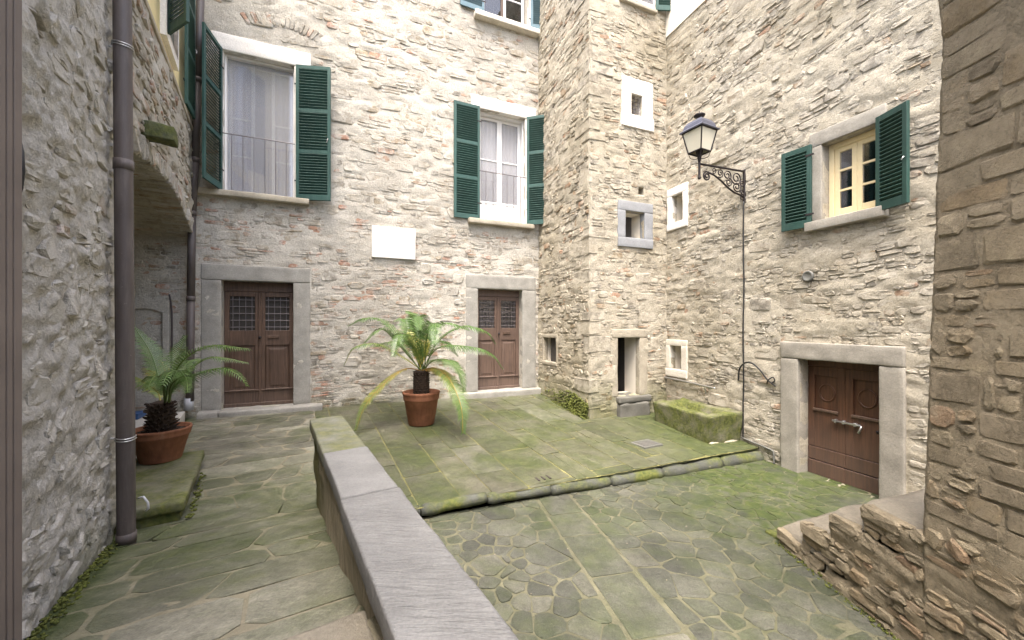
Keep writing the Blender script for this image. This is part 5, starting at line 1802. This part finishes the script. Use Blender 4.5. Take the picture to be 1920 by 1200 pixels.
MB().lathe([(.03, 0), (.022, .03), (.02, .05), (.07, .062), (.082, .078), (.06, .10), (.03, .112), (.012, .118), (.008, .14), (0, .142)], 16).build('finial', M['iron'], la, (0, ly, LZ + .462), smooth=True)

# ------------------------------------------------------------------ cables, conduits, vents, plaque
def wire(name, fr, pts, r, label, mat, d=0.03, cat='cable', sub=10):
    s0, z0 = fr.hit(*pts[0])
    base = fr.p(s0, z0, d)
    P = []
    for q in pts:
        s_, z_ = fr.hit(q[0], q[1])
        P.append(fr.p(s_, z_, q[2] if len(q) > 2 else d) - base)
    out = []
    for i in range(len(P) - 1):
        p0, p1, p2, p3 = P[max(i - 1, 0)], P[i], P[i + 1], P[min(i + 2, len(P) - 1)]
        for k in range(sub):
            t_ = k / sub
            out.append(0.5 * ((2 * p1) + (p2 - p0) * t_ + (2 * p0 - 5 * p1 + 4 * p2 - p3) * t_ ** 2 + (3 * p1 - p0 - 3 * p2 + p3) * t_ ** 3))
    out.append(P[-1])
    o = MB().tube(out, r, 6).build(name, mat, None, base, smooth=True)
    props(o, label, cat)
    return o
wire('power_cable', F_RIGHT, [(1397, 378), (1396.5, 460), (1397.5, 540), (1396, 620), (1397, 700), (1396, 770), (1396, 822)], 0.011, 'black cable running straight down the wall from the lantern bracket', M['cable'])
wire('loose_cable', F_RIGHT, [(1388, 713, .04), (1392, 692, .06), (1405, 680, .09), (1420, 681, .1), (1433, 694, .08), (1444, 712, .05), (1457, 724, .03)], 0.012, 'arched loose black cable beside the cellar door frame', M['cable'])
wire('loose_cable', F_RIGHT, [(1441, 719, .03), (1447, 712, .07), (1456, 707, .07), (1457, 714, .05), (1449, 718, .03)], 0.009, 'short twisted cable end left of the cellar door frame', M['cable'])
wire('iron_conduit', F_RIGHT, [(1394, 820), (1410, 827), (1430, 835), (1448, 843), (1453, 849), (1454, 869)], 0.014, 'bent grey pipe along the wall foot between trough and cellar door', M['lead'], cat='pipe')
c = wire('steel_conduit', F_RIGHT, [(1246, 706), (1290, 715), (1320, 722), (1346, 728)], 0.017, 'straight steel pipe fixed along the wall above the trough', M['steel'], d=0.06, cat='pipe')
s_, z_ = F_RIGHT.hit(1326, 724)
b_ = F_RIGHT.p(s_, z_, 0.0) - c.location
MB().tube([b_, F_RIGHT.p(s_, z_, 0.06) - c.location, F_RIGHT.p(s_, z_ - 0.12, 0.03) - c.location], 0.010, 6).build('clip', M['steel'], c)
s_, z_ = F_RIGHT.hit(1518, 518)
v = F_RIGHT.thing('wall_vent', s_, z_, 'round grey vent cover in the right wall above the cellar door', 'vent')
MB().lathe([(0, -.02), (.062, -.02), (.070, 0.0), (.070, .03), (.055, .036), (.050, .030), (0, .030)], 24).build('cover', M['lead'], v, (0, -0.015, 0), (R(90), 0, 0), smooth=True)
pl = rect(F_BACK, 697, 425, 483, 778, 430, 487)
p = F_BACK.thing('plaque', pl[0], pl[2], 'blank white rectangular plaque fixed to the house wall', 'plaque')
rough_block('slab', 0, pl[1] - pl[0], -0.055, 0.0, 0, pl[3] - pl[2], M['plaque'], p, amp=0.001, step=0.3, bevel=0.005)
MB().lathe([(0, 0), (.009, 0), (.009, .012), (0, .014)], 10).build('nail', M['iron'], p, ((pl[1] - pl[0]) * 0.53, -0.056, (pl[3] - pl[2]) - 0.03), (R(90), 0, 0))

# ------------------------------------------------------------------ downpipes
def z_at(py, Y):
    return EYE - (py - CY) / FOC * Y
dp = empty('downpipe', (-2.616, 2.714, -0.11), 0, 'thick brown downpipe standing nearest, on the rough left wall', 'downpipe', 'brown downpipes')
rP = 0.049
xtop = (229.5 - CX) / FOC * 2.714 + 2.616
def px_x(z):
    return xtop * (z + 0.11) / 3.7
zj = [-0.11, z_at(1008, 2.714), z_at(310, 2.714), 4.6]
for k in range(3):
    r_ = rP - 0.0 * k
    MB().tube([(px_x(zj[k]), 0, zj[k] + 0.11), (px_x(zj[k + 1]), 0, zj[k + 1] + 0.11)], r_ + (0.001 if k == 0 else 0), 24, cap=False).build('pipe_length', M['pipe'], dp, smooth=True)
for k in (1, 2):
    z = zj[k]
    MB().tube([(px_x(z), 0, z + 0.11 - 0.035), (px_x(z), 0, z + 0.11 + 0.035)], rP + 0.0045, 24).build('collar', M['pipe'], dp, smooth=True)
for py in (88, 822):
    z = z_at(py, 2.714)
    c = MB()
    for dz in (-0.008, 0.008):
        c.tube([(px_x(z) + (rP + .004) * math.cos(a), (rP + .004) * math.sin(a), z + 0.11 + dz + 0.004 * math.sin(2 * a)) for a in np.linspace(0, 2 * math.pi, 25)], 0.004, 6, cap=False)
    c.tube([(px_x(z) - rP, 0, z + .11), (px_x(z) - rP - 0.14, -0.02, z + .11)], 0.006, 6)
    c.build('clamp', M['steel'], dp, smooth=True)
hs = MB().tube([(0.05, 0, 0), (0.085, 0.0, 0.01), (0.115, 0.0, -0.03), (0.12, 0.0, -0.07), (0.10, 0.0, -0.085)], 0.007, 8).build('hose_end', M['pipe_grey'], None, (-2.60, 2.73, z_at(936, 2.714)), smooth=True)
props(hs, 'thin pale hose end curling out behind the near downpipe', 'hose')

Yp = 6.33
fp = empty('downpipe', ((355 - CX) / FOC * Yp, Yp, -0.05), 0, 'thinner brown downpipe in the far left corner beside the left door', 'downpipe', 'brown downpipes')
P = [P3(376.5, -20, Yp), P3(370, 150, Yp), P3(366, 300, Yp), P3(360, 400, Yp), P3(358, 560, Yp), P3(356, 752, Yp)]
P = [q - fp.location for q in P]
for k in range(len(P) - 1):
    MB().tube([P[k], P[k + 1]], 0.054 - 0.001 * (k % 2), 20, cap=True).build('pipe_length', M['pipe'], fp, smooth=True)
    if k:
        d = (P[k + 1] - P[k]).normalized() * 0.04
        MB().tube([P[k] - d, P[k] + d], 0.060, 20).build('collar', M['pipe'], fp, smooth=True)
MB().tube([P3(354.5, 746, Yp) - fp.location, P3(354, 769, Yp) - fp.location], 0.064, 20).build('foot', M['pipe_grey'], fp, smooth=True)

# thin old pipe on the passage wall
wire('thin_pipe', F_BACK, [(319, 552), (323, 580), (324, 620), (323, 690)], 0.013, 'thin rusty pipe on the wall inside the arched passage', M['pipe'], d=0.03, cat='pipe')

# niche in the passage wall
n0 = rect(F_BACK, 244, 580, 735, 306, 592, 735)
t = F_BACK.thing('blind_niche', n0[0], n0[2], 'shallow arched niche inside the passage behind the left potted palm', 'niche')
w, H = n0[1] - n0[0], n0[3] - n0[2]
jm = MB()
jm.box(w, w + 0.09, -0.06, 0.0, 0, H).box(-0.09, 0, -0.06, 0.0, 0, H)
jm.build('jamb', M['mortar_back'], t, bevel=0.012)
pts = [(w * k / 12, H + 0.07 * math.sin(math.pi * k / 12)) for k in range(13)]
hd = MB().prism([(-0.09, H)] + [(a, b) for a, b in pts] + [(w + .09, H), (w + .09, H + .2), (-.09, H + .2)], -0.06, 0.0, lambda a, b, c: (a, c, b))
hd.build('head', M['mortar_back'], t)

# ------------------------------------------------------------------ bench slab, passage floor, blue box
A = np.array((-0.541, 0.841))
bx = empty('stone_bench', (-2.52, 3.08, -0.10), math.atan2(A[1], A[0]), 'low mossy stone platform under the left potted palm', 'platform')
top = rough_block('top_slab', 0, 1.50, 0, 1.1, 0.075, 0.16, M['slab_green'], bx, amp=0.010, step=0.09, bevel=0.02)
rough_block('base', 0.035, 1.48, 0.03, 1.1, -0.05, 0.085, M['slab_green'], bx, amp=0.008, step=0.09)
pf = empty('passage_floor', (-2.52, 3.08, -0.10), math.atan2(A[1], A[0]), kind='structure')
for k, (a0, a1) in enumerate(((1.51, 2.35), (2.36, 3.2), (3.21, 4.05))):
    rough_block('slab', a0, a1, 0.46, 3.2, -0.05, 0.155, M['concrete'], pf, amp=0.004, step=0.15, bevel=0.012, seed=k)
q = P3(247, 757, 5.75)
q.z = 0.062
bb = empty('flat_box', q, F_BACK.rz, 'flat blue box with a white emblem lying on the passage floor', 'box')
MB().box(-0.40, 0.12, -0.14, 0.14, 0, 0.062).build('body', M['blue_mat'], bb, bevel=0.008)
MB().box(-0.40, 0.125, -0.145, 0.145, 0.063, 0.078).build('lid', M['blue_mat'], bb, bevel=0.006)
MB().prism([(0.07 * math.cos(a) - 0.10, 0.05 * math.sin(a) - 0.02) for a in np.linspace(0, math.pi, 13)], 0.0785, 0.081).build('emblem', M['white_print'], bb)

# ------------------------------------------------------------------ trough
def trough():
    t = F_RIGHT.thing('stone_trough', 0.45, -0.36, 'moss covered hollowed stone trough against the right wall', 'trough')
    x0, x1, d0, d1 = 0.0, 1.26, 0.02, 0.69
    nx, ny = 44, 30
    V, F = [], []
    Hh = 0.395
    for i in range(nx + 1):
        for j in range(ny + 1):
            a, b = i / nx, j / ny
            x = x0 + (x1 - x0) * a
            yy = -(d0 + (d1 - d0) * b)
            inx = min((a - 0.16) / 0.06, (0.88 - a) / 0.06)
            iny = min((b - 0.22) / 0.08, (0.80 - b) / 0.08)
            k = max(0, min(1, min(inx, iny)))
            k = k * k * (3 - 2 * k)
            V.append([x, yy, Hh - 0.16 * k + 0.02 * (1 - b)])
    n_top = len(V)
    V = np.array(V)
    nn = fbm(V * 6, 4)
    V[:, 2] += nn * 0.016
    V = V.tolist()
    for i in range(nx):
        for j in range(ny):
            a = i * (ny + 1) + j
            F.append((a, a + 1, a + ny + 2, a + ny + 1))
    # outer walls, battered and ragged
    ring = [i * (ny + 1) + ny for i in range(nx + 1)] + [nx * (ny + 1) + j for j in range(ny - 1, -1, -1)] + [i * (ny + 1) for i in range(nx - 1, -1, -1)] + [j for j in range(1, ny)]
    rows = 14
    base = len(V)
    for r_ in range(1, rows + 1):
        k = r_ / rows
        for q in ring:
            x, y, z = V[q]
            cx, cy = 0.63, -0.35
            sc = 1 - 0.10 * k ** 1.3
            V.append([cx + (x - cx) * sc, cy + (y - cy) * (1 - 0.06 * k), z * (1 - k) + (-0.06) * k])
    VV = np.array(V)
    m = np.arange(len(VV)) >= base
    nn = fbm(VV * 5 + 3, 4) * 0.013
    cen = VV - np.array((0.63, -0.35, 0))
    cen[:, 2] = 0
    cen /= np.linalg.norm(cen, axis=1)[:, None] + 1e-9
    VV[m] += cen[m] * nn[m][:, None]
    L = len(ring)
    for r_ in range(rows):
        for k in range(L):
            k2 = (k + 1) % L
            a = ring[k] if r_ == 0 else base + (r_ - 1) * L + k
            b = ring[k2] if r_ == 0 else base + (r_ - 1) * L + k2
            F.append((a, base + r_ * L + k, base + r_ * L + k2, b))
    link('basin', mesh_np('basin', VV, F, M['trough_stone']), t)
    rough_block('base_stone', 0.95, 1.22, -0.64, -0.06, -0.09, -0.01, M['tan_stone'], t, amp=0.02, step=0.05, bevel=0.03)
    return t
trough()

# ------------------------------------------------------------------ drains in the terrace
dcx = P3(1213, 833, 5.9)
sy = None
a = (1212 - CX) / FOC
Y = (EYE + 0.10 + 0.033 * 3.5 + 0.06 * 7.2) / ((833 - CY) / FOC - 0.033 * a + 0.06)
gx, gy = a * Y, Y
gr = empty('drain_grate', (gx, gy, terrace_z(gx, gy) + 0.009), math.atan2(TA[1], TA[0]), 'square dark iron drain grate set in the mossy terrace', 'drain')
MB().box(-0.17, 0.17, -0.13, 0.13, -0.03, 0.0).build('pit', M['post_dark'], gr)
fm = MB()
fm.box(-0.18, 0.18, -0.145, -0.12, -0.02, 0.008).box(-0.18, 0.18, 0.12, 0.145, -0.02, 0.008).box(-0.18, -0.155, -0.12, 0.12, -0.02, 0.008).box(0.155, 0.18, -0.12, 0.12, -0.02, 0.008)
fm.build('frame', M['lead'], gr)
for k in range(7):
    x = -0.135 + 0.045 * k
    MB().box(x - .012, x + .012, -0.12, 0.12, -0.015, 0.005).build('bar', M['lead'], gr)
a = (1018 - CX) / FOC
Y = (EYE + 0.10 + 0.033 * 3.5 + 0.06 * 7.2) / ((897 - CY) / FOC - 0.033 * a + 0.06)
sx_, sy_ = a * Y, Y
sdn = empty('drain_slots', (sx_, sy_, terrace_z(sx_, sy_) + 0.0065), math.atan2(TA[1], TA[0]), 'three narrow drain slots shown as dark strips on the terrace near the kerb', 'drain')
for k in range(3):
    x = -0.075 + 0.075 * k
    MB().prism([(x - .010, -0.045), (x + .010, -0.05), (x + .012, 0.045), (x - .008, 0.05)], -0.02, 0.002).build('slot', M['post_dark'], sdn)  # solid dark block, its colour standing in for a shaded opening

# ------------------------------------------------------------------ timber frame at the left edge
tf = empty('timber_frame', (-1.412, 1.10, 0.30), 0, 'grooved grey brown timber door frame at the left edge', 'door frame')
y = 0.0
for k, wd in enumerate((0.017, 0.014, 0.020)):
    MB().box(-0.05, -0.004 * k, y, y + wd, -0.6, 3.4).build('moulding', M['post'], tf, bevel=0.002)
    if k < 2:
        MB().box(-0.05, -0.016, y + wd, y + wd + 0.005, -0.6, 3.4).build('groove', M['post_dark'], tf)
    y += wd + 0.005
MB().box(-0.30, -0.0505, -0.004, 0.07, -0.6, 3.4).build('post', M['post'], tf, bevel=0.003)
hk = MB().tube([P3(33, 252, 1.45), P3(40, 285, 1.43), P3(42, 320, 1.42), P3(38, 352, 1.43), P3(29, 382, 1.45)], 0.0075, 8).build('loose_cable', M['cable'], None, smooth=True)
props(hk, 'dark cable loop hanging beside the timber frame at the left edge', 'cable')

# ------------------------------------------------------------------ potted cycads
def bez(P, n):
    """smooth curve through the control points"""
    P = [Vector(p) for p in P]
    out = []
    for i in range(len(P) - 1):
        p0, p1, p2, p3 = P[i] * 2 - P[i + 1] if i == 0 else P[i - 1], P[i], P[i + 1], P[i + 1] * 2 - P[i] if i + 2 >= len(P) else P[i + 2]
        for k in range(n):
            t_ = k / n
            out.append(0.5 * ((2 * p1) + (p2 - p0) * t_ + (2 * p0 - 5 * p1 + 4 * p2 - p3) * t_ ** 2 + (3 * p1 - p0 - 3 * p2 + p3) * t_ ** 3))
    out.append(P[-1])
    return out
def frond(plant, base, pts, L=0.15, tone=0.3, n_leaf=46, start=0.16, tip_tone=None, seed=0, lift=0.45, label=None, wide=1.0):
    r = random.Random(seed)
    c = bez([base] + pts, 14)
    # resample by length
    ln = [0]
    for i in range(1, len(c)):
        ln.append(ln[-1] + (c[i] - c[i - 1]).length)
    tot = ln[-1]
    def at(t_):
        d = t_ * tot
        for i in range(1, len(c)):
            if ln[i] >= d:
                k = (d - ln[i - 1]) / max(1e-9, ln[i] - ln[i - 1])
                return c[i - 1].lerp(c[i], k), (c[i] - c[i - 1]).normalized()
        return c[-1], (c[-1] - c[-2]).normalized()
    m = MB()
    N = 22
    m.tube([at(k / N)[0] for k in range(N + 1)], [0.0085 * (1 - 0.75 * k / N) + 0.001 for k in range(N + 1)], 5)
    m.t = [min(1, tone + 0.12)] * len(m.t)
    side = None
    for k in range(n_leaf):
        t_ = start + (1 - start) * (k + 0.5) / n_leaf
        p, d = at(t_)
        up = Vector((0, 0, 1)) - d * d.z
        if up.length < 0.25:
            up = (c[-1] - c[0]); up = -(up - d * up.dot(d))
        up.normalize()
        s = d.cross(up).normalized()
        if side is not None and s.dot(side) < 0: s = -s; up = -up
        side = s
        prof = min(1.0, 0.35 + 2.6 * (t_ - start)) * min(1.0, 0.25 + 1.9 * (1 - t_))
        tn = tone if tip_tone is None else tone + (tip_tone - tone) * t_
        for sg in (-1, 1):
            l = 1.22 * L * prof * r.uniform(0.86, 1.1)
            fwd = 0.35 + 0.65 * t_
            flat = max(0.0, 1 - abs(d.z) * 1.1)
            v = (s * sg * (1 - 0.35 * flat) + d * fwd * 0.8 + up * ((lift - 0.45 * flat) * r.uniform(0.8, 1.2))).normalized()
            w = d * (0.0078 + 0.0026 * prof) * wide
            p1 = p + v * l * 0.55
            p2 = p + v * l + Vector((0, 0, -(0.20 + 0.35 * flat) * l))
            nn = v.cross(d).normalized() * 0.002
            tt = min(1, max(0, tn + r.uniform(-0.10, 0.10)))
            V = [p - w * .8, p + w * .8, p1 + w * .85, p1 - w * .85, p2]
            m.add(V, [(0, 1, 2, 3), (3, 2, 4)], tt)
    c0 = Vector(base)
    m.v = [tuple(Vector(q) - c0) for q in m.v]
    me = mesh_np('frond', m.v, m.f, M['leaf'], m.t, True)
    o = link('frond', me, plant, c0 - plant.location)
    if label: o['label'] = label
    return o
def pot(loc, rim, foot, H, label):
    t = empty('terracotta_pot', loc, 0, label, 'plant pot', 'terracotta pots')
    prof = [(0, 0), (foot * .96, 0), (foot, 0.012), (foot + (rim - foot) * 0.72, H * 0.74), (rim * 0.955, H * 0.76), (rim * 0.965, H * 0.79), (rim * 0.975, H * 0.86), (rim * 0.985, H * 0.90), (rim * 1.0, H * 0.92), (rim * 1.02, H * 0.96), (rim, H * 0.99), (rim * 0.95, H), (rim * 0.90, H * 0.97), (rim * 0.88, H * 0.86), (0, H * 0.86)]
    MB().lathe(prof, 48).build('body', M['terracotta'], t, smooth=True)
    MB().lathe([(0, H * .85), (rim * .875, H * .87), (rim * .5, H * .90), (0, H * .91)], 24).build('soil', M['soil'], t, smooth=True)
    return t
def trunk(plant, z0, z1, r0, r1, rows, n, spike, seed):
    r = random.Random(seed)
    m = MB()
    prof = [(0, z0)] + [(r0 + (r1 - r0) * k / 8 + 0.012 * math.sin(math.pi * k / 8), z0 + (z1 - z0) * k / 8) for k in range(9)] + [(0, z1 + 0.03)]
    m.lathe(prof, 18)
    for i in range(rows):
        k = (i + 0.5) / rows
        z = z0 + (z1 - z0) * k
        rr = r0 + (r1 - r0) * k + 0.008
        for j in range(n):
            a = 2 * math.pi * (j + 0.5 * (i % 2)) / n + r.uniform(-.08, .08)
            o = Vector((math.cos(a), math.sin(a), 0)); s = Vector((-o.y, o.x, 0))
            l = spike * r.uniform(0.6, 1.3)
            b = o * rr + Vector((0, 0, z))
            w, h = rr * 2.2 / n, (z1 - z0) / rows * 0.7
            V = [b - s * w - Vector((0, 0, h * .6)), b + s * w - Vector((0, 0, h * .6)), b + s * w * .7 + Vector((0, 0, h * .5)), b - s * w * .7 + Vector((0, 0, h * .5)), b + o * l + s * w * .3 + Vector((0, 0, l * r.uniform(.1, .7))), b + o * l - s * w * .3 + Vector((0, 0, l * r.uniform(.1, .7)))]
            m.add(V, [(0, 1, 4, 5), (1, 2, 4), (2, 3, 5, 4), (3, 0, 5)])
    return m.build('trunk', M['trunk'], plant)

# the palm in the middle of the terrace
PY = 6.50
px0 = (790 - CX) / FOC * PY
pz = terrace_z(px0, PY) + 0.006
pot((px0, PY, pz), 0.295, 0.205, 0.53, 'tall terracotta pot on the terrace holding the wide arching palm')
pt = empty('potted_palm', (px0, PY, pz + 0.46), 0, 'wide arching cycad palm in the middle of the terrace', 'palm', 'potted cycad palms')
trunk(pt, 0.0, 0.40, 0.118, 0.112, 11, 13, 0.016, 1)
cb = Vector((px0, PY, pz + 0.86))
G = [  # (pixels with depth offsets towards the back), tone, leaflet length, tip tone
 ([(728, 612, .15), (690, 596, .2), (655, 610, .2)], .30, .17, None),
 ([(748, 648, -.2), (716, 618, -.35), (682, 644, -.5)], .34, .15, None),
 ([(752, 668, .05), (706, 645, .0), (665, 652, -.1), (645, 685, -.15)], .62, .13, .35),
 ([(768, 630, .25), (758, 600, .45), (742, 600, .65)], .28, .16, None),
 ([(780, 626, .25), (776, 594, .4), (764, 583, .6)], .30, .16, None),
 ([(787, 620, -.2), (783, 592, -.45), (786, 618, -.8)], .32, .17, None),
 ([(802, 626, -.3), (816, 606, -.6), (815, 646, -.95)], .30, .17, None),
 ([(806, 628, .25), (838, 606, .45), (878, 618, .55)], .30, .17, None),
 ([(822, 640, .05), (870, 612, .1), (910, 622, .15), (928, 645, .2)], .30, .17, None),
 ([(822, 652, -.1), (880, 650, -.2), (920, 664, -.25), (943, 692, -.25)], .28, .15, None),
 ([(812, 676, -.25), (842, 676, -.45), (862, 700, -.55), (870, 735, -.6)], .40, .14, .25),
 ([(815, 690, -.25), (842, 710, -.5), (864, 760, -.75), (868, 812, -.85)], .80, .13, .28),
 ([(818, 692, -.1), (836, 706, -.2), (850, 728, -.3)], .98, .10, .85),
 ([(758, 692, -.1), (718, 722, -.3), (684, 762, -.5), (668, 806, -.6)], .86, .12, .50),
 ([(776, 650, .4), (738, 640, .75), (700, 650, 1.0)], .34, .15, None),
 ([(800, 650, .4), (832, 640, .7), (858, 668, .95)], .32, .15, None),
 ([(770, 640, -.4), (750, 628, -.8), (738, 668, -1.05)], .30, .15, None),
 ([(793, 655, .1), (796, 640, .2), (800, 628, .3)], .82, .10, .75),
 ([(783, 655, .0), (772, 632, .1), (768, 618, .2)], .66, .12, None),
]
for k, (pp_, tn, L, tt) in enumerate(G):
    frond(pt, cb + Vector((rng.uniform(-.05, .05), rng.uniform(-.05, .05), 0)), [P3(x, y, PY + d) for x, y, d in pp_], L * (1.35 if tn > .75 else 1.15), tn, tip_tone=tt, seed=k, lift=0.35, n_leaf=(58 if tn > .75 else 50), wide=(1.05 if tn > .75 else 1.0),
          label=('browned drooping frond' if tn > .75 else None))

# the palm by the arch
PY = 4.0
px0 = (302 - CX) / FOC * PY
pz = 0.064
pot((px0, PY, pz), 0.246, 0.165, 0.32, 'squat terracotta pot on the mossy stone platform by the arch')
pt = empty('potted_palm', (px0, PY, pz + 0.27), 0, 'bushy cycad palm on the stone platform by the arch', 'palm', 'potted cycad palms')
trunk(pt, 0.0, 0.30, 0.098, 0.080, 9, 12, 0.040, 2)
cb = Vector(((309 - CX) / FOC * PY, PY, pz + 0.56))
G = [
 ([(300, 715, .1), (284, 665, .15), (262, 628, .2), (247, 610, .2)], .22, .13, None),
 ([(318, 705, .3), (334, 662, .5), (348, 630, .6)], .24, .15, None),
 ([(322, 712, .0), (350, 670, .0), (400, 648, .05), (466, 654, .1)], .26, .14, None),
 ([(324, 718, .15), (356, 692, .3), (400, 670, .4), (464, 680, .5)], .28, .11, None),
 ([(326, 726, -.1), (360, 706, -.2), (415, 690, -.25), (450, 706, -.3), (462, 724, -.3)], .24, .13, None),
 ([(318, 716, -.25), (330, 696, -.5), (316, 700, -.78), (304, 722, -.9)], .18, .15, None),
 ([(296, 736, .05), (278, 722, .1), (250, 706, .1)], .48, .10, .60),
 ([(300, 728, .3), (288, 700, .5), (268, 690, .7)], .60, .11, .75),
 ([(312, 720, .3), (308, 690, .5), (300, 676, .6)], .84, .09, .70),
 ([(326, 716, .3), (352, 680, .6), (372, 672, .8)], .26, .13, None),
 ([(322, 722, -.2), (346, 706, -.45), (352, 736, -.7)], .22, .12, None),
 ([(305, 720, -.25), (290, 706, -.5), (276, 728, -.7)], .24, .12, None),
]
for k, (pp_, tn, L, tt) in enumerate(G):
    frond(pt, cb + Vector((rng.uniform(-.04, .04), rng.uniform(-.04, .04), 0)), [P3(x, y, PY + d) for x, y, d in pp_], L, tn + 0.13, tip_tone=tt, seed=50 + k, lift=0.35, n_leaf=40, wide=0.75)

# ------------------------------------------------------------------ moss
def moss_clump(name, pts, seed, rr=(0.02, 0.05)):
    r = random.Random(seed)
    V, F = [], []
    bm = bmesh.new(); bmesh.ops.create_icosphere(bm, subdivisions=1, radius=1)
    bv = np.array([v.co[:] for v in bm.verts]); bf = [[v.index for v in f.verts] for f in bm.faces]; bm.free()
    for p in pts:
        s = r.uniform(*rr)
        d = bv * (1 + 0.35 * fbm(bv * 2.1 + r.uniform(0, 50), 2)[:, None])
        b = len(V)
        V += (d * np.array((s, s, s * 0.7)) + np.array(p)).tolist()
        F += [[i + b for i in f] for f in bf]
    o = link(name, mesh_np(name, V, F, M['moss']))
    o['kind'] = 'stuff'
    return o
pts = []
for k in range(900):
    s = LTS - abs(rng.gauss(0, 0.55))
    hgt = max(0.0, rng.random() ** 1.5 * 0.38 * (1 - 0.5 * abs(LTS - 0.6 - s)))
    q = F_TSIDE.p(s, 0, 0.02 + 0.10 * (1 - hgt / 0.4) * rng.random())
    pts.append((q.x, q.y, terrace_z(q.x, q.y) + hgt))
moss_clump('moss', pts, 3, (0.008, 0.026))
pts = []
for k in range(70):
    t_ = rng.random()
    q = np.array((-2.52, 3.08)) + A * t_ * 1.1 + np.array((0.841, 0.541)) * rng.uniform(0.0, 0.05)
    pts.append((q[0], q[1], -0.10 + rng.random() * 0.03))
moss_clump('moss', pts, 4, (0.006, 0.016))
pts = []
for k in range(420):
    y = 3.6 - rng.random() * 1.6
    pts.append((2.42 - rng.random() ** 2 * 0.06, y, lower_z(2.4, y) + rng.random() * 0.02))
moss_clump('moss', pts, 5, (0.004, 0.012))
pts = []
for k in range(500):
    s = rng.uniform(0.9, 2.95)
    q = F_NEAR.p(s, 0, 0.02 + rng.random() ** 2 * 0.06)
    pts.append((q.x, q.y, path_z(q.x, q.y) + rng.random() * 0.03))
moss_clump('moss', pts, 6, (0.004, 0.011))

gV, gF = [], []
gr_ = random.Random(77)
for k in range(130):
    if k % 2:
        x, y = gr_.uniform(-0.4, 4.2), gr_.uniform(1.7, 5.2); z = lower_z(x, y) + 0.006
    else:
        x, y = gr_.uniform(-2.2, 3.0), gr_.uniform(4.4, 7.6); z = terrace_z(x, y) + 0.005
    s = gr_.uniform(0.003, 0.010); a = gr_.uniform(0, 6.28)
    b = len(gV)
    for (u_, v_, w_) in ((-1, -0.6, 0), (1, -0.5, 0), (0.8, 0.6, 0), (-0.9, 0.5, 0), (0, 0, 0.7)):
        gV.append((x + s * (u_ * math.cos(a) - v_ * math.sin(a)), y + s * (u_ * math.sin(a) + v_ * math.cos(a)), z + s * w_))
    gF += [(b, b + 1, b + 4), (b + 1, b + 2, b + 4), (b + 2, b + 3, b + 4), (b + 3, b, b + 4)]
o = link('grit', mesh_np('grit', gV, gF, M['tread'], smooth=False))
o['kind'] = 'stuff'

# ------------------------------------------------------------------ the rest of the yard, behind and above the camera
def shell(name, x0, x1, y0, y1, z0, z1, mat):
    o = MB().box(x0, x1, y0, y1, z0, z1).build(name, mat)
    o['kind'] = 'structure'
    return o
shell('rear_wall', -4.5, 7.2, -4.5, -4.2, -1.0, 5.0, M['mortar_back'])
shell('rear_floor', 0.4, 7.2, -4.2, -0.3, -1.0, -0.52, M['concrete'])
shell('rear_floor', -4.5, 0.42, -4.2, 0.05, -1.0, 0.40, M['concrete'])
